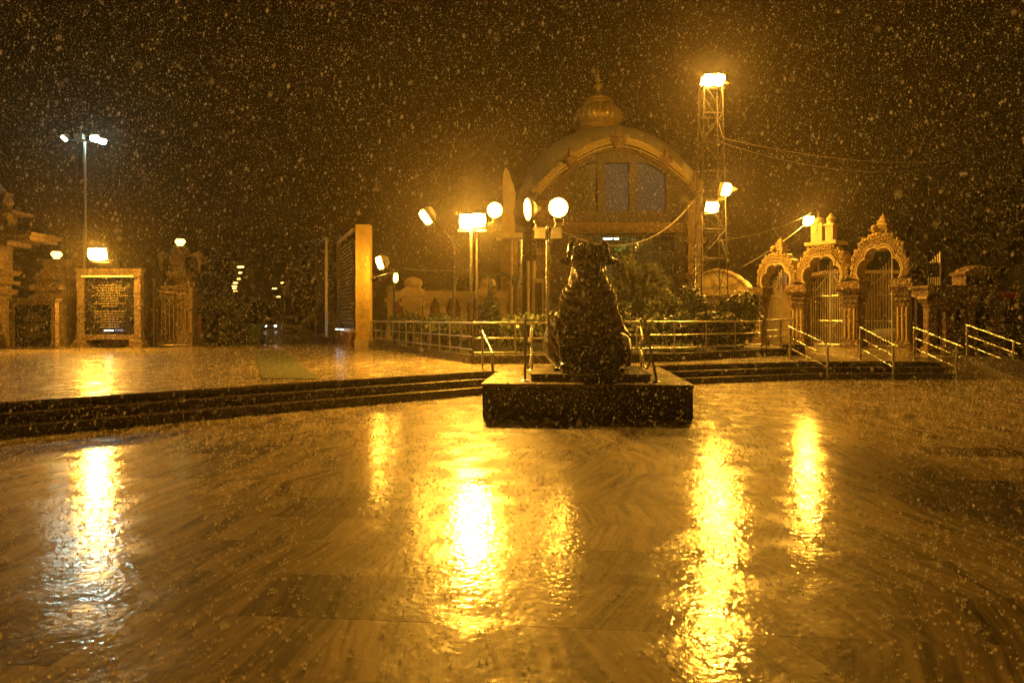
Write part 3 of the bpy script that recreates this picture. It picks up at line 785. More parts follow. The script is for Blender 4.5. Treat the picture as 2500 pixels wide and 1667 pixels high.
m.lathe([(.36, zb+0.864), (.4, zb+0.928), (.28, zb+0.992), (.24, zb+1.037), (.32, zb+1.088), (.2, zb+1.126)], (xp, dp_, 0), 12)
m.lathe([(.14, zb+0.256), (.14, zb+0.896)], (xp, dp_+.05, 0), 8); m.build('neck', 'ochre_dark', t, True)
for s in (-1, 1):
    MB(o0).tube([(xp+s*.25, dp_, zb+0.736), (xp+s*.6, dp_, zb+0.768), (xp+s*.82, dp_, zb+0.653), (xp+s*.84, dp_, zb+0.320), (xp+s*.8, dp_, zb+0.064)], [.08, .09, .13, .07, .06], 8).build('bracket_arm', 'ochre_dark_plain', t, True)
    MB(o0).lathe([(.16, 0), (.2, .06), (.13, .2), (.02, .28)], (xp+s*.8, dp_, zb+0.627), 10).build('bracket_cap', 'ochre_dark_plain', t, True)
hexlamp(440, 590, dp_, 'glowing faceted lantern on the crested pillar behind the iron gate', None)

# compound wall
def wall_run(px0, px1, d, label, ztop=2.3):
    x0, x1 = XX(px0, d), XX(px1, d); o0 = Vector((x0, d, ZT)); t = thing('compound_wall', label, 'wall', o0, 0, 'red compound walls')
    MB(o0).bb((x0, d, ZT), (x1, d+.25, ztop)).build('infill', 'redwall', t)
    MB(o0).bb((x0, d-.06, ZT+.38), (x1, d-.001, ZT+.62)).build('band', 'ochre_dark_plain', t)
    MB(o0).bb((x0, d-.1, ztop), (x1, d+.35, ztop+.1)).bb((x0, d-.04, ztop+.1), (x1, d+.29, ztop+.2)).build('coping', 'ochre_dark_plain', t)
    m = MB(o0); n = max(1, int((x1-x0)/1.6))
    for k in range(n):
        x = x0+(k+.5)*(x1-x0)/n; m.bb((x-.16, d-.08, ZT+.62), (x+.16, d-.002, ztop))
    m.build('pilasters', 'ochre_dark_plain', t)
wall_run(-40, 110, 29.6, 'red wall with cream coping behind the small plaque')
wall_run(165, 410, 29.6, 'red wall with cream coping behind the large notice board')
wall_run(468, 486, 29.6, 'short red wall end right of the crested pillar', 1.6)
# open iron gate leaf
d = 28.2; x0, x1 = XX(375, d), XX(462, d); zt = ZZ(695, d); o0 = Vector((x1+.08, d, ZT)); t = thing('iron_gate', 'open pale iron gate leaf standing in front of the crested pillar', 'gate', o0)
MB(o0).tube([(x0, d, ZT+.08), (x1, d, ZT+.08)], .035, 6).build('bottom_rail', 'ochre_dark_plain', t)
MB(o0).tube([(x0, d, zt), (x0+.5, d, zt-.16), (x1, d, zt+.06)], .03, 6).build('top_rail', 'ochre_dark_plain', t)
MB(o0).tube([(x0, d, zt-.25), (x1, d, zt-.4)], .025, 6).build('mid_rail', 'ochre_dark_plain', t)
for k in range(10):
    x = x0+(x1-x0)*k/9; MB(o0).tube([(x, d, ZT+.08), (x, d, zt+(.2 if k % 3 == 0 else -.05))], .03 if k in (0, 9) else .012, 6).build('bar', 'ochre_dark_plain', t)
MB(o0).tube([(x1+.09, d, ZT-.02), (x1+.09, d, zt-.1)], .05, 8).build('hinge_post', 'ochre_dark_plain', t, True)
for z in (ZT+.5, 1.9): MB(o0).lathe([(.07, z), (.07, z+.1)], (x1+.06, d, 0), 8).build('hinge', 'iron', t)

# golden relief pillar with the big lettered wall behind it
d = 29.1; x0, x1 = XX(868, d), XX(903, d); zt = ZZ(548, d); o0 = Vector(((x0+x1)/2, d, ZT)); t = thing('monument_wall', 'tall lettered granite wall ending in a golden scroll-carved pillar', 'monument', o0)
pl = MB(o0).bb((x0, d, ZT), (x1, d+.5, zt)).build('end_pillar', 'ochre', t)
sp = MB(o0)
for k in range(15):                                       # scrolls in relief
    zc = ZT+.55+k*(zt-ZT-.9)/14; s = 1 if k % 2 else -1; xc = (x0+x1)/2+s*.04
    for rr in (.17, .105, .05):
        sp.tube([(xc+rr*math.cos(q)*s, d-.006, zc+rr*math.sin(q)) for q in [R(20*i) for i in range(19)]], .016, 5, False)
sp.build('scroll_relief', 'ochre', pl, True, 'stuff')
MB(o0).bb((x0-.04, d-.05, ZT), (x1+.04, d+.54, ZT+.3)).build('pillar_foot', 'cream_plain', t)
pa, pb = Vector((x0-.02, d+.3)), Vector((XX(832, 34.6), 34.6)); dr = (pb-pa).normalized(); nr = Vector((-dr.y, dr.x))   # faces left
ang = math.atan2(dr.y, dr.x)
def wallbox(s0, s1, z0, z1, n0, n1): 
    c = pa+dr*(s0+s1)/2+nr*(n0+n1)/2
    return (c.x, c.y, (z0+z1)/2), (s1-s0, n1-n0, z1-z0)
L = (pb-pa).length; zt2 = 5.35
m = MB(o0); m.box(*wallbox(0, L, 1.15, zt2, -.12, .12), ang); face = m.build('face', 'blackgloss', t)
m = MB(o0); m.box(*wallbox(L-.42, L, .4, zt2+.1, -.2, .2), ang); m.box(*wallbox(0, L, zt2, zt2+.14, -.18, .18), ang); m.box(*wallbox(0, L, 1.0, 1.15, -.2, .24), ang); m.build('frame', 'cream_plain', t)
m = MB(o0); m.box(*wallbox(-.0, L+.1, ZT, 1.0, -.3, .34), ang); m.build('plinth', 'redwall', t)
m = MB(o0)
for k in range(22):
    z = zt2-.35-k*.17; s = .4+random.uniform(0, .5); e = L-.7-random.uniform(0, .8)
    while s < e:
        l = random.uniform(.06, .2); m.box(*wallbox(s, s+l, z-.05, z+.05, .119, .128), ang); s += l+.05
m.build('lettering', 'letters', face, kind='stuff')
for s in (1.6, 3.4):
    c = pa+dr*s+nr*.42; u = MB(o0).box((c.x, c.y, 1.03), (.3, .16, .12), ang).build('uplight', 'black', t); MB(o0).box((c.x, c.y, 1.105), (.26, .12, .03), ang).build('lens', E_WHITE, u)
# the faint twin further left
pa = Vector((XX(772, 37), 37)); pb = Vector((XX(797, 33.5), 33.5)); dr = (pb-pa).normalized(); ang = math.atan2(dr.y, dr.x); L = (pb-pa).length
o0 = Vector((*pa, ZT)); t = thing('glass_panel', 'tall dim metal framed panel standing left of the golden pillar', 'panel', o0)
nr = Vector((-dr.y, dr.x))
m = MB(o0); m.box(*wallbox(.06, L-.06, .8, 5.5, -.03, .03), ang); m.build('sheet', 'blackgloss', t)
m = MB(o0); m.box(*wallbox(0, .06, -.06, 5.6, -.06, .06), ang); m.box(*wallbox(L-.06, L, -.06, 5.6, -.06, .06), ang); m.box(*wallbox(.06, L-.06, 5.5, 5.6, -.06, .06), ang); m.box(*wallbox(.06, L-.06, .7, .8, -.06, .06), ang); m.build('frame', 'dullsteel', t)
m = MB(o0); m.box(*wallbox(-.3, L+.3, -.06, .695, -.3, .3), ang); m.build('plinth', 'redwall', t)

# ================================================================== DOMED HALL
D = 40.; XC = XX(1508, D); HW = 4.75; ZS = ZZ(470, D); ZA = ZZ(350, D)
o0 = Vector((XC, D, ZT)); hall = thing('domed_hall', 'dark arched hall with glass front under a pale vault and golden ribbed finial', 'building', o0)
def arch_z(x): return ZS+(ZA-ZS)*max(0, 1-abs(x/HW)**1.8)
wins = [(-2.85, -1.2), (-.72, .66), (1.13, 2.8)]
zwb = ZZ(515, D); ent = (-1.45, 3.4, 0, ZZ(577, D))
xs = sorted(set([-HW, HW]+[v for w in wins for v in w]+[ent[0], ent[1]]+[round(-HW+.19*k, 3) for k in range(1, 50)]))
wall = MB(o0)
def wtop(x): return min(ZZ(398, D), arch_z(x)-.7)
for xa, xb in zip(xs, xs[1:]):
    xm = (xa+xb)/2; holes = []
    if ent[0] <= xm <= ent[1]: holes.append((ZT-.01, ent[3], ent[3]))
    for w in wins:
        if w[0] <= xm <= w[1]: holes.append((zwb, wtop(xa), wtop(xb)))
    z = (ZT, ZT)
    for hb, ta, tb in holes+[(None, None, None)]:
        ea, eb = (hb, hb) if hb is not None else (arch_z(xa), arch_z(xb))
        if ea-z[0] > .02 or eb-z[1] > .02:
            wall.add([(XC+xa, D, z[0]), (XC+xb, D, z[1]), (XC+xb, D+.5, z[1]), (XC+xa, D+.5, z[0]), (XC+xa, D, ea), (XC+xb, D, eb), (XC+xb, D+.5, eb), (XC+xa, D+.5, ea)], CUBEF)
        if hb is not None: z = (ta, tb)
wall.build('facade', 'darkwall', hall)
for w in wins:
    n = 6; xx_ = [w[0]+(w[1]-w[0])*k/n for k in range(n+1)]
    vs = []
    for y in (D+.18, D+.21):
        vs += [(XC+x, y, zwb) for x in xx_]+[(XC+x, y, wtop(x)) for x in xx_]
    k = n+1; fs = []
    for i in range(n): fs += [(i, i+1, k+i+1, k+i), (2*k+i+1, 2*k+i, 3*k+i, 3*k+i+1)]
    wo = MB(o0).add(vs, fs).build('window', 'dimpane' if w[0] < -2 else 'glowpane', hall)
    fr = MB(o0); fr.bb((XC+w[0], D-.04, zwb-.1), (XC+w[1], D+.12, zwb)); fr.bb((XC+w[0]-.07, D-.04, zwb-.1), (XC+w[0], D+.12, wtop(w[0]))); fr.bb((XC+w[1], D-.04, zwb-.1), (XC+w[1]+.07, D+.12, wtop(w[1])))
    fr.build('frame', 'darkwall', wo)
# rim mouldings of the arch
for off_, rr, mat, y in ((.0, .075, 'rimstone', -.22), (-.21, .05, 'rimstone', -.16), (-.4, .05, 'brownstone', -.14), (.17, .05, 'rimstone', -.12)):
    pts = []
    for i in range(41):
        f_ = -1+2*i/40; pts.append((XC+f_*(HW+off_*.9), D+y, ZS+(ZA-ZS+off_)*(1-abs(f_)**1.8)))
    MB(o0).tube(pts, rr, 8).build('arch_moulding', mat, hall, True)
m = MB(o0)
for i in range(70):
    f_ = -1+2*(i+.5)/70; m.ell((XC+f_*(HW+.28), D-.08, ZS+(ZA-ZS+.3)*(1-abs(f_)**1.8)), (.1, .12, .12), 6, 5)
m.build('bead_course', 'rimstone', hall, True, 'stuff')
def boss(a_, s, nm):
    c = Vector((XC-math.cos(a_)*HW, D-.25, arch_z(math.cos(a_)*HW))); m = MB(o0)
    m.ell(c, (.36*s, .2, .42*s)); m.ell(c+Vector((0, 0, .5*s)), (.2*s, .18, .36*s))
    for q in (-1, 1): m.ell(c+Vector((q*.34*s, 0, .15*s)), (.16*s, .15, .26*s))
    m.lathe([(.12*s, 0), (.16*s, .1*s), (.05*s, .3*s), (.01, .42*s)], c+Vector((0, 0, .7*s)), 8)
    m.build(nm, 'brownstone', hall, True)
boss(R(90), 1.0, 'crown_ornament'); boss(R(126), .8, 'side_ornament'); boss(R(54), .8, 'side_ornament'); boss(R(160), .9, 'side_ornament')
# glass entrance
gx0, gx1, gz1 = XC+ent[0], XC+ent[1], ent[3]
for k in range(4):
    xa, xb = gx0+(gx1-gx0)*k/4, gx0+(gx1-gx0)*(k+1)/4
    for z0, z1 in ((ZT+.1, 5.45), (5.55, gz1)):
        MB(o0).bb((xa+.05, D+.22, z0), (xb-.05, D+.245, z1)).build('pane', 'pane', hall)
fr = MB(o0)
for k in range(5):
    x = gx0+(gx1-gx0)*k/4; fr.bb((x-.05, D+.16, ZT), (x+.05, D+.3, gz1))
fr.bb((gx0+.05, D+.165, 5.45), (gx1-.05, D+.295, 5.55)); fr.build('mullions', 'black', hall)
MB(o0).bb((XC-HW-.2, D-.3, ZZ(563, D)), (XC+HW+.2, D-.002, ZZ(545, D))).bb((XC-HW-.1, D-.2, ZZ(569, D)), (XC+HW+.1, D-.003, ZZ(563, D))).build('lintel_band', 'brownstone', hall)
# side walls, interior and its lamps
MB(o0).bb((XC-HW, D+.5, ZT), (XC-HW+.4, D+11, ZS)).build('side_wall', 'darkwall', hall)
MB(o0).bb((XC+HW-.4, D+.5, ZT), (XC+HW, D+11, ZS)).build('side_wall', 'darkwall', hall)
MB(o0).bb((XC-HW+.4, D+6, ZT), (XC+HW-.4, D+6.3, 6.6)).build('inner_wall', 'cream_plain', hall)
MB(o0).bb((XC-HW+.4, D+.5, 6.7), (XC+HW-.4, D+10.9, 6.9)).build('ceiling', 'cream_plain', hall)
lf = MB(o0).box((XX(1492, 42.2), D+2.2, 6.62), (1.0, .2, .1)).build('tube_light', 'white', hall)
MB(o0).box((XX(1492, 42.2), D+2.2, 6.54), (.9, .14, .05)).build('tube', emit('hall_tube_glow', (.75, 1, .6), 60), lf)
# flanking stacked columns
for s in (-1, 1):
    x = XC+s*(HW-.35); lv = [(1.15, 1.15, ZT, ZT+.6)]; z = ZT+.6
    while z < ZS-1.2:
        lv += [(.85, .85, z, z+.75), (1.1, 1.15, z+.75, z+.85), (.95, .95, z+.85, z+.95), (1.2, 1.25, z+.95, z+1.05)]; z += 1.05
    MB(o0).stack((x, D-.2), lv).build('column', 'brownstone', hall)
# pale vault and ribbed golden finial behind
cx_, cy2 = XX(1470, 47.5), 47.5; rz_ = ZZ(315, 47.5)
MB(o0).lathe([(max(.01, math.cos(R(2.5*k)))*1.0, math.sin(R(2.5*k))) for k in range(0, 37)], (cx_+.35, cy2, ZS-.6), 64, M=Matrix.Diagonal(Vector((6.5, 6.2, rz_-ZS+.6)))).build('vault', 'shell', hall, True)
kx, ky = XX(1460, 47.5), 47.5; zk = ZZ(328, 47.5)
def rib(an, z): return 1+.045*abs(math.sin(an*14)) if zk+.62 < z < zk+2.05 else 1
MB(o0).lathe([(1.75, zk-.35), (1.75, zk-.05), (1.5, zk+.0), (1.42, zk+.1), (1.52, zk+.2), (1.36, zk+.3), (1.45, zk+.42), (1.3, zk+.5), (1.42, zk+.62), (1.6, zk+.85), (1.66, zk+1.1), (1.62, zk+1.35), (1.46, zk+1.6), (1.2, zk+1.85), (1.0, zk+2.05), (1.08, zk+2.12), (.98, zk+2.22), (.86, zk+2.3), (.9, zk+2.38), (.7, zk+2.5), (.42, zk+2.7), (.2, zk+2.85)], (kx, ky, 0), 112, rib).build('ribbed_dome', 'gold', hall, True)
MB(o0).lathe([(.2, zk+2.85), (.1, zk+3.0), (.16, zk+3.1), (.3, zk+3.3), (.28, zk+3.4), (.1, zk+3.5), (.1, zk+3.6), (.2, zk+3.72), (.12, zk+3.85), (.06, zk+3.95), (.1, zk+4.05), (.04, zk+4.2), (.01, zk+4.75)], (kx, ky, 0), 16).build('spire', 'gold', hall, True)
# small corner shell at the right
MB(o0).lathe([(.9, 0), (.85, .5), (.6, .95), (.25, 1.2), (.01, 1.25)], (XX(1672, 41), 42, ZZ(440, 41)), 20).build('corner_dome', 'shell', hall, True)

# pylon with leaf-shaped top
D = 35.; o0 = Vector((XX(1245, D), D, ZT)); t = thing('leaf_pylon', 'pale tower with a tall leaf-shaped slab on top, left of the hall', 'tower', o0)
out = [(1228, 524), (1228, 480), (1227, 450), (1229, 425), (1234, 409), (1244, 425), (1254, 455), (1259, 476), (1257, 500), (1252, 524)]
pts = [W(px, py, D) for px, py in out]; n = len(pts)
MB(o0).add([p+Vector((0, -.15, 0)) for p in pts]+[p+Vector((0, .15, 0)) for p in pts], [tuple(range(n))[::-1], tuple(range(n, 2*n))]+[(i, (i+1) % n, n+(i+1) % n, n+i) for i in range(n)]).build('leaf_slab', 'shell', t)
MB(o0).bb((XX(1226, D), D-.3, ZZ(575, D)), (XX(1256, D), D+.3, ZZ(524, D))).build('neck', 'cream_plain', t)
MB(o0).bb((XX(1212, D), D-.8, ZZ(584, D)), (XX(1276, D), D+.6, ZZ(573, D))).build('cap', 'shell', t)
MB(o0).bb((XX(1222, D), D-.35, ZT), (XX(1262, D), D+.35, ZZ(584, D))).build('shaft', 'cream', t)
for px in (1248, 1268, 1288, 1302):
    MB(o0).tube([(XX(px, D), D-.7, ZT), (XX(px, D), D-.7, ZZ(590 if px < 1280 else 640, D))], .16 if px == 1268 else .09, 10).build('column', 'cream_plain' if px != 1268 else 'steel', t, True)
# door frame standing left of the statue
D = 30.; o0 = Vector((XX(1315, D), D, ZT)); t = thing('door_frame', 'narrow pale door frame in the garden left of the bull statue', 'door frame', o0)
for px in (1304, 1325): MB(o0).bb((XX(px, D)-.035, D-.05, ZT), (XX(px, D)+.035, D+.05, ZZ(690, D))).build('jamb', 'cream_plain', t)
MB(o0).bb((XX(1301, D), D-.06, ZZ(690, D)), (XX(1329, D), D+.06, ZZ(680, D))).build('lintel', 'cream_plain', t)
MB(o0).bb((XX(1306, D), D, ZT), (XX(1323, D), D+.03, ZZ(691, D))).build('door', 'darkwall', t)

# balustrade wall in the garden
D = 33.; x0, x1 = XX(948, D), XX(1240, D); o0 = Vector((x0, D, ZT)); t = thing('balustrade_wall', 'cream garden wall with red panels and squat pillars behind the lamp posts', 'wall', o0)
zb0, zb1 = ZZ(728, D), ZZ(711, D)
MB(o0).bb((x0, D+.05, ZT), (x1, D+.25, zb0)).build('infill', 'redwall', t)
MB(o0).bb((x0, D-.1, zb0), (x1, D+.35, zb1-.08)).bb((x0, D-.18, zb1-.08), (x1, D+.42, zb1)).build('coping', 'cream_plain', t)
for k, px in enumerate((955, 1042, 1082, 1132, 1182, 1228)):
    x = XX(px, D); MB(o0).stack((x, D+.02), [(.46, .46, ZT, ZT+.5), (.3, .3, ZT+.5, zb0-.42), (.34, .46, zb0-.42, zb0-.3), (.38, .38, zb0-.3, zb0-.2), (.5, .6, zb0-.2, zb0-.002)]).build('pillar', 'cream_plain', t)
for px, w in ((1009, 1.0), (1190, .9)):
    x = XX(px, D); H = ZZ(686, D)
    MB(o0).stack((x, D), [(1.1*w, 1.1*w, ZT, ZT+.5), (.85*w, .85*w, ZT+.5, zb0-.4), (1.1*w, 1.2*w, zb0-.4, zb0-.2), (.95*w, .95*w, zb0-.2, zb0+.1), (1.25*w, .9*w, zb0+.1, zb1+.1), (.7*w, .7*w, zb1+.1, zb1+.2)]).build('tall_pillar', 'cream_plain', t)
    MB(o0).lathe([(.38*w, zb1+.2), (.46*w, zb1+.34), (.44*w, zb1+.5), (.3*w, zb1+.62), (.1*w, zb1+.68)], (x, D, 0), 8).build('pot_cap', 'cream_plain', t, True)

# ================================================================== ARCHED GATEWAY (right)
GO = Vector((14.9, 25.7, ZT)); GA = math.atan2(.8, -.6)          # runs back to the left
gate = thing('arched_gateway', 'cream stone gateway of three scalloped arches with tiered finials', 'gateway', GO, GA)
# local x runs along the gateway (0 = near right end), local +y is the side facing the plaza (rotated), z from the floor
TH = 1.25; YF = 0.                                                # front face at y = 0, body behind at y = -TH
def fy(a_): return a_
def loc_z(z): return z-ZT
def arch(u0, u1, zs, zi, zo, foils, mat='cream'):
    """scalloped arch between u0 and u1"""
    c = (u0+u1)/2; hw = (u1-u0)/2; N = 60; inn = []; outr = []
    for i in range(N+1):
        a_ = math.pi*i/N
        k = abs(math.sin(foils*a_)); q = .80+.16*k**.6
        inn.append((c-math.cos(a_)*hw*.90*q, zs+(zi-zs)*math.sin(a_)*(.86+.14*k**.6)))
        k2 = abs(math.sin(foils*1.6*a_)); q2 = 1.03+.06*k2
        outr.append((c-math.cos(a_)*hw*q2, zs+.10+(zo-zs-.1)*(math.sin(a_)**.85 if 0 < i < N else 0)*(.95+.07*k2)))
    m = MB(); vs = []
    for y in (0, -TH*.55): vs += [(x, y, z) for x, z in inn]+[(x, y, z) for x, z in outr]
    K2 = N+1; fs = []
    for i in range(N):
        fs += [(i, K2+i, K2+i+1, i+1), (2*K2+i, 2*K2+i+1, 3*K2+i+1, 3*K2+i), (i, i+1, 2*K2+i+1, 2*K2+i), (K2+i, 3*K2+i, 3*K2+i+1, K2+i+1)]
    fs += [(0, 2*K2, 3*K2, K2), (N, K2+N, 3*K2+N, 2*K2+N)]
    ao = m.add(vs, fs).build('arch', mat, gate)
    lv = MB()                                                     # carved leaves and edge roll on the face
    for i in range(1, N, 2):
        (xi, zi_), (xo, zo_) = inn[i], outr[i]; L = math.hypot(xo-xi, zo_-zi_); an = math.atan2(zo_-zi_, xo-xi)
        for f_, s in ((.32, .62), (.56, .75), (.82, .9)):
            x, z = xi+(xo-xi)*f_, zi_+(zo_-zi_)*f_
            lv.ell((x, .015, z), (.13*L*s, .05, .055*s), 7, 5, Matrix.Rotation(-an, 3, 'Y'))
        if i % 4 == 1: lv.ell((xo, -.05, zo_+.02), (.07, .07, .11), 7, 5)
    lv.build('carved_leaves', 'cream', ao, True, 'stuff')
    MB().tube([(x, .01, z) for x, z in inn], .035, 6, False).build('edge_roll', 'cream_plain', ao, True)
    MB().tube([(x+(xo-x)*.22, .015, z+(zo-z)*.22) for (x, z), (xo, zo) in zip(inn, outr)], .025, 6, False).build('edge_roll', 'cream_plain', ao, True)
def gpillar(u, w, ztop, label=None, wd_=None):
    H = ztop-ZT; m = MB()
    lv = [(1.25, 1.25, 0, .07), (1.12, 1.05, .07, .12), (.92, .92, .12, .62), (1.0, 1.12, .62, .66), (.9, .9, .66, .69), (1.15, 1.2, .69, .735), (.92, .92, .735, .76), (1.2, 1.32, .76, .80), (.95, .95, .80, .83), (1.3, 1.5, .83, .885), (1.7, 1.75, .885, .94), (1.5, 1.5, .94, 1.0)]
    for a_, b_2, z0, z1 in lv: m.taper((u, -w*.6), z0*H, z1*H, a_*w, a_*w, b_2*w, b_2*w)
    po = m.build('pillar', 'brownstone', gate)
    cb = MB()
    for s in (-.3, 0, .3): cb.tube([(u+s*w, -w*.12, .14*H), (u+s*w, -w*.12, .6*H)], .035, 6)
    cb.build('colonnettes', 'cream_plain', po, True)
def tier(u, zb, s, mat='cream'):
    m = MB()
    lv = [(1.25, 1.25, 0, .16), (1.0, 1.0, .16, .34), (1.5, 1.55, .34, .44), (1.2, .95, .44, .62), (1.15, 1.2, .62, .7), (.8, .62, .7, .86), (.8, .8, .86, .92), (.5, .36, .92, 1.08), (.45, .3, 1.08, 1.16), (.16, .03, 1.16, 1.36)]
    for a_, b_2, z0, z1 in lv: m.taper((u, -TH*.3), loc_z(zb)+z0*s, loc_z(zb)+z1*s, a_*s*.62, a_*s*.62, b_2*s*.62, b_2*s*.62)
    fo = m.build('tiered_finial', mat, gate)
    MB().ell((u+.2*s, .02, loc_z(zb)+.52*s), (.17*s, .1, .17*s)).build('round_niche', 'cream', fo, True)
Z = loc_z
arch(.05, 2.1, Z(3.15), Z(4.42), Z(4.95), 4); arch(2.35, 4.4, Z(3.1), Z(4.25), Z(4.72), 4); arch(4.62, 6.35, Z(3.0), Z(4.05), Z(4.5), 4)
for u, w, zt in ((0.22, .52, 3.12), (2.24, .62, 3.1), (4.5, .6, 3.05), (6.45, .5, 3.0)): gpillar(u, w, zt)
tier(1.08, 4.78, .72); tier(5.48, 4.38, .64)
# central niche on top of the middle arch
m = MB(); m.bb((2.75, -.9, Z(4.68)), (4.1, .05, Z(4.82))); m.build('niche_base', 'cream_plain', gate)
m = MB(); m.bb((3.42, -.55, Z(4.82)), (3.9, -.1, Z(5.62))); m.lathe([(.24, Z(5.62)), (.24, Z(5.72)), (.17, Z(5.82)), (.02, Z(5.88))], (3.66, -.3, 0), 16); m.build('niche_slab', 'cream_plain', gate, True)
m = MB(); m.bb((2.98, -.5, Z(4.82)), (3.3, -.15, Z(5.45))); m.bb((2.92, -.56, Z(5.45)), (3.36, -.09, Z(5.53))); m.lathe([(.2, Z(5.53)), (.16, Z(5.65)), (.2, Z(5.75)), (.02, Z(6.0))], (3.14, -.32, 0), 10); m.build('niche_column', 'cream_plain', gate, True)
# flank at the right end, its shade put in as dark stone
MB().bb((-.1, -1.45, 0), (-.06, -.05, Z(4.15))).build('shade_toned_flank', 'darkwall', gate)
MB().bb((-.5, -1.52, Z(3.2)), (-.1, -1.46, Z(3.75))).build('end_slab', 'darkwall', gate)
# steel gates: leaf(u0,u1) with swept top
def leaf(p0, p1, h0, h1, label, nbar=12, zb=ZT+.08, curve=.5):
    p0, p1 = Vector(p0), Vector(p1); o0 = Vector((p0.x, p0.y, ZT)); t = thing('steel_gate_leaf', label, 'gate', o0, 0, 'steel gate leaves')
    def top(f): return h0+(h1-h0)*f**1.6
    for k in range(nbar+1):
        f = k/nbar; p = p0.lerp(p1, f); zt = top(f)
        b = MB(o0).tube([(p.x, p.y, zb), (p.x, p.y, zt)], .04 if k in (0, nbar) else .019, 8).build('bar', 'gatesteel', t, True)
        kn = MB(o0); kn.ell((p.x, p.y, zt+.03), (.035, .035, .05), 6, 5)
        for zz in (abs(f-.5)*1.1, 1.25-abs(f-.5)*1.1):
            for base_ in (zb+.25, zb+1.45):
                kn.ell((p.x, p.y, base_+zz*.62), (.034, .034, .03), 6, 5)
        kn.build('knobs', 'gatesteel', b, True, 'stuff')
    for h in (None, .45, .02, (h0+zb)/2*.62):
        pts = [p0.lerp(p1, k/10) for k in range(11)]
        if h is None: q = [(p.x, p.y, top(k/10)-.32) for k, p in enumerate(pts)]
        else: q = [(p.x, p.y, zb+h*1.0 if h < .1 else (zb+1.0 if h == .45 else zb+2.05)) for p in pts]
        MB(o0).tube(q, .026, 6).build('cross_rail', 'gatesteel', t, True)
    return t
ca, sa_ = math.cos(GA), math.sin(GA)
def gp(u, y=-.55): return (GO.x+ca*u-sa_*y, GO.y+sa_*u+ca*y)
leaf(gp(4.15), gp(3.3), 3.05, 3.95, 'closed left leaf of the middle steel gate under the central arch', 8)
leaf(gp(2.5), gp(3.28), 3.05, 3.95, 'closed right leaf of the middle steel gate under the central arch', 8)
q0 = W(2095, 800, 28.6); q1 = W(2178, 800, 26.6)
leaf(q0.xy, q1.xy, ZZ(690, 28.6), ZZ(633, 26.6), 'steel gate leaf swung open under the tall right arch', 12)
q0 = W(1876, 800, 31.0); q1 = W(1908, 800, 32.4)
leaf(q0.xy, q1.xy, ZZ(707, 31), ZZ(660, 32.4), 'narrow steel gate leaf swung open under the small left arch', 7)
q0 = W(2250, 800, 27.5); q1 = W(2295, 800, 27.0)
leaf(q0.xy, q1.xy, ZZ(655, 27.5), ZZ(618, 27.), 'steel gate leaf rising behind the dark porch roof', 8)

# curved screen wall left of the gateway
u0, u1 = 6.9, 10.4; pts = []
for k in range(41):
    f = k/40; z = 2.95+.95*math.sin(math.pi*f)**.8+.05*abs(math.sin(f*math.pi*7)); pts.append((u0+(u1-u0)*f, z))
sw_ = thing('screen_wall', 'ochre wall with a scalloped curved crest between mast and gateway', 'wall', GO, GA)
m = MB(); n = len(pts); vs = []
for y in (-.1, -.5): vs += [(u, y, Z(z)) for u, z in pts]+[(u, y, Z(2.72)) for u, z in pts]
fs = []
for i in range(n-1): fs += [(i, i+1, n+i+1, n+i), (2*n+i, 3*n+i, 3*n+i+1, 2*n+i+1), (i, 2*n+i, 2*n+i+1, i+1), (n+i, n+i+1, 3*n+i+1, 3*n+i)]
fs += [(0, n, 3*n, 2*n), (n-1, 3*n-1, 4*n-1, 2*n-1)]
m.add(vs, fs).build('crest', 'cream_plain', sw_)
MB().tube([(u, -.06, Z(z)-.02) for u, z in pts], .07, 6).build('crest_roll', 'cream', sw_, True)
for u in (7.7, 8.65, 9.6): MB().lathe([(.28, 0), (.3, .03), (.2, .05), (.14, .04), (.1, .07), (.01, .08)], (u, -.1, Z(3.25)), 16, M=Matrix.Rotation(R(-90), 3, 'X')).build('roundel', 'cream', sw_, True)
for k in range(5): MB().bb((u0, -.12+.035*k-.1, Z(2.72-.09*(k+1))), (u1, -.5, Z(2.72-.09*k))).build('moulding', 'brownstone', sw_)
MB().bb((u0+.2, -.28, 0), (u1-.2, -.5, Z(2.27))).build('panel', 'brownstone', sw_)
for u in (u0+.1, u1-.1): MB().bb((u-.16, -.55, 0), (u+.16, -.05, Z(2.27))).build('pier', 'cream_plain', sw_)

# buildings seen through the gateway
d = 34.; o0 = Vector((XX(1925, d), d, ZT)); t = thing('plain_wall_house', 'plain pale yellow house wall seen through the small left arch', 'building', o0)
MB(o0).bb((XX(1902, d), d, ZT), (XX(1945, d), d+4, ZZ(708, d))).build('wall', 'cream_plain', t)
MB(o0).bb((XX(1899, d), d-.2, ZZ(708, d)), (XX(1950, d), d+4.2, ZZ(698, d))).build('roof_edge', 'redwall', t)
MB(o0).bb((XX(1930, d), d-.03, ZT), (XX(1944, d), d-.002, ZZ(760, d))).build('door', 'brownstone', t)
o1 = W(1926, 683, 36); ts = thing('tarpaulin', 'blue tarpaulin hanging above the yellow house wall', 'tarpaulin', o1)
m = MB(); nn = 10; vs = [(-.55+1.1*i/nn, .06*math.sin(i*1.7), .42-.05*math.sin(i*.9)) for i in range(nn+1)]+[(-.55+1.1*i/nn, .1*math.sin(i*1.3+1), -.38+.05*math.sin(i*2.1)) for i in range(nn+1)]
vs += [(x, y+.02, z) for x, y, z in vs]; k = nn+1
m.add(vs, [f for i in range(nn) for f in ((i, i+1, k+i+1, k+i), (2*k+i+1, 2*k+i, 3*k+i, 3*k+i+1), (i, 2*k+i, 2*k+i+1, i+1), (k+i+1, 3*k+i+1, 3*k+i, k+i))]).build('sheet', 'blue', ts, True)
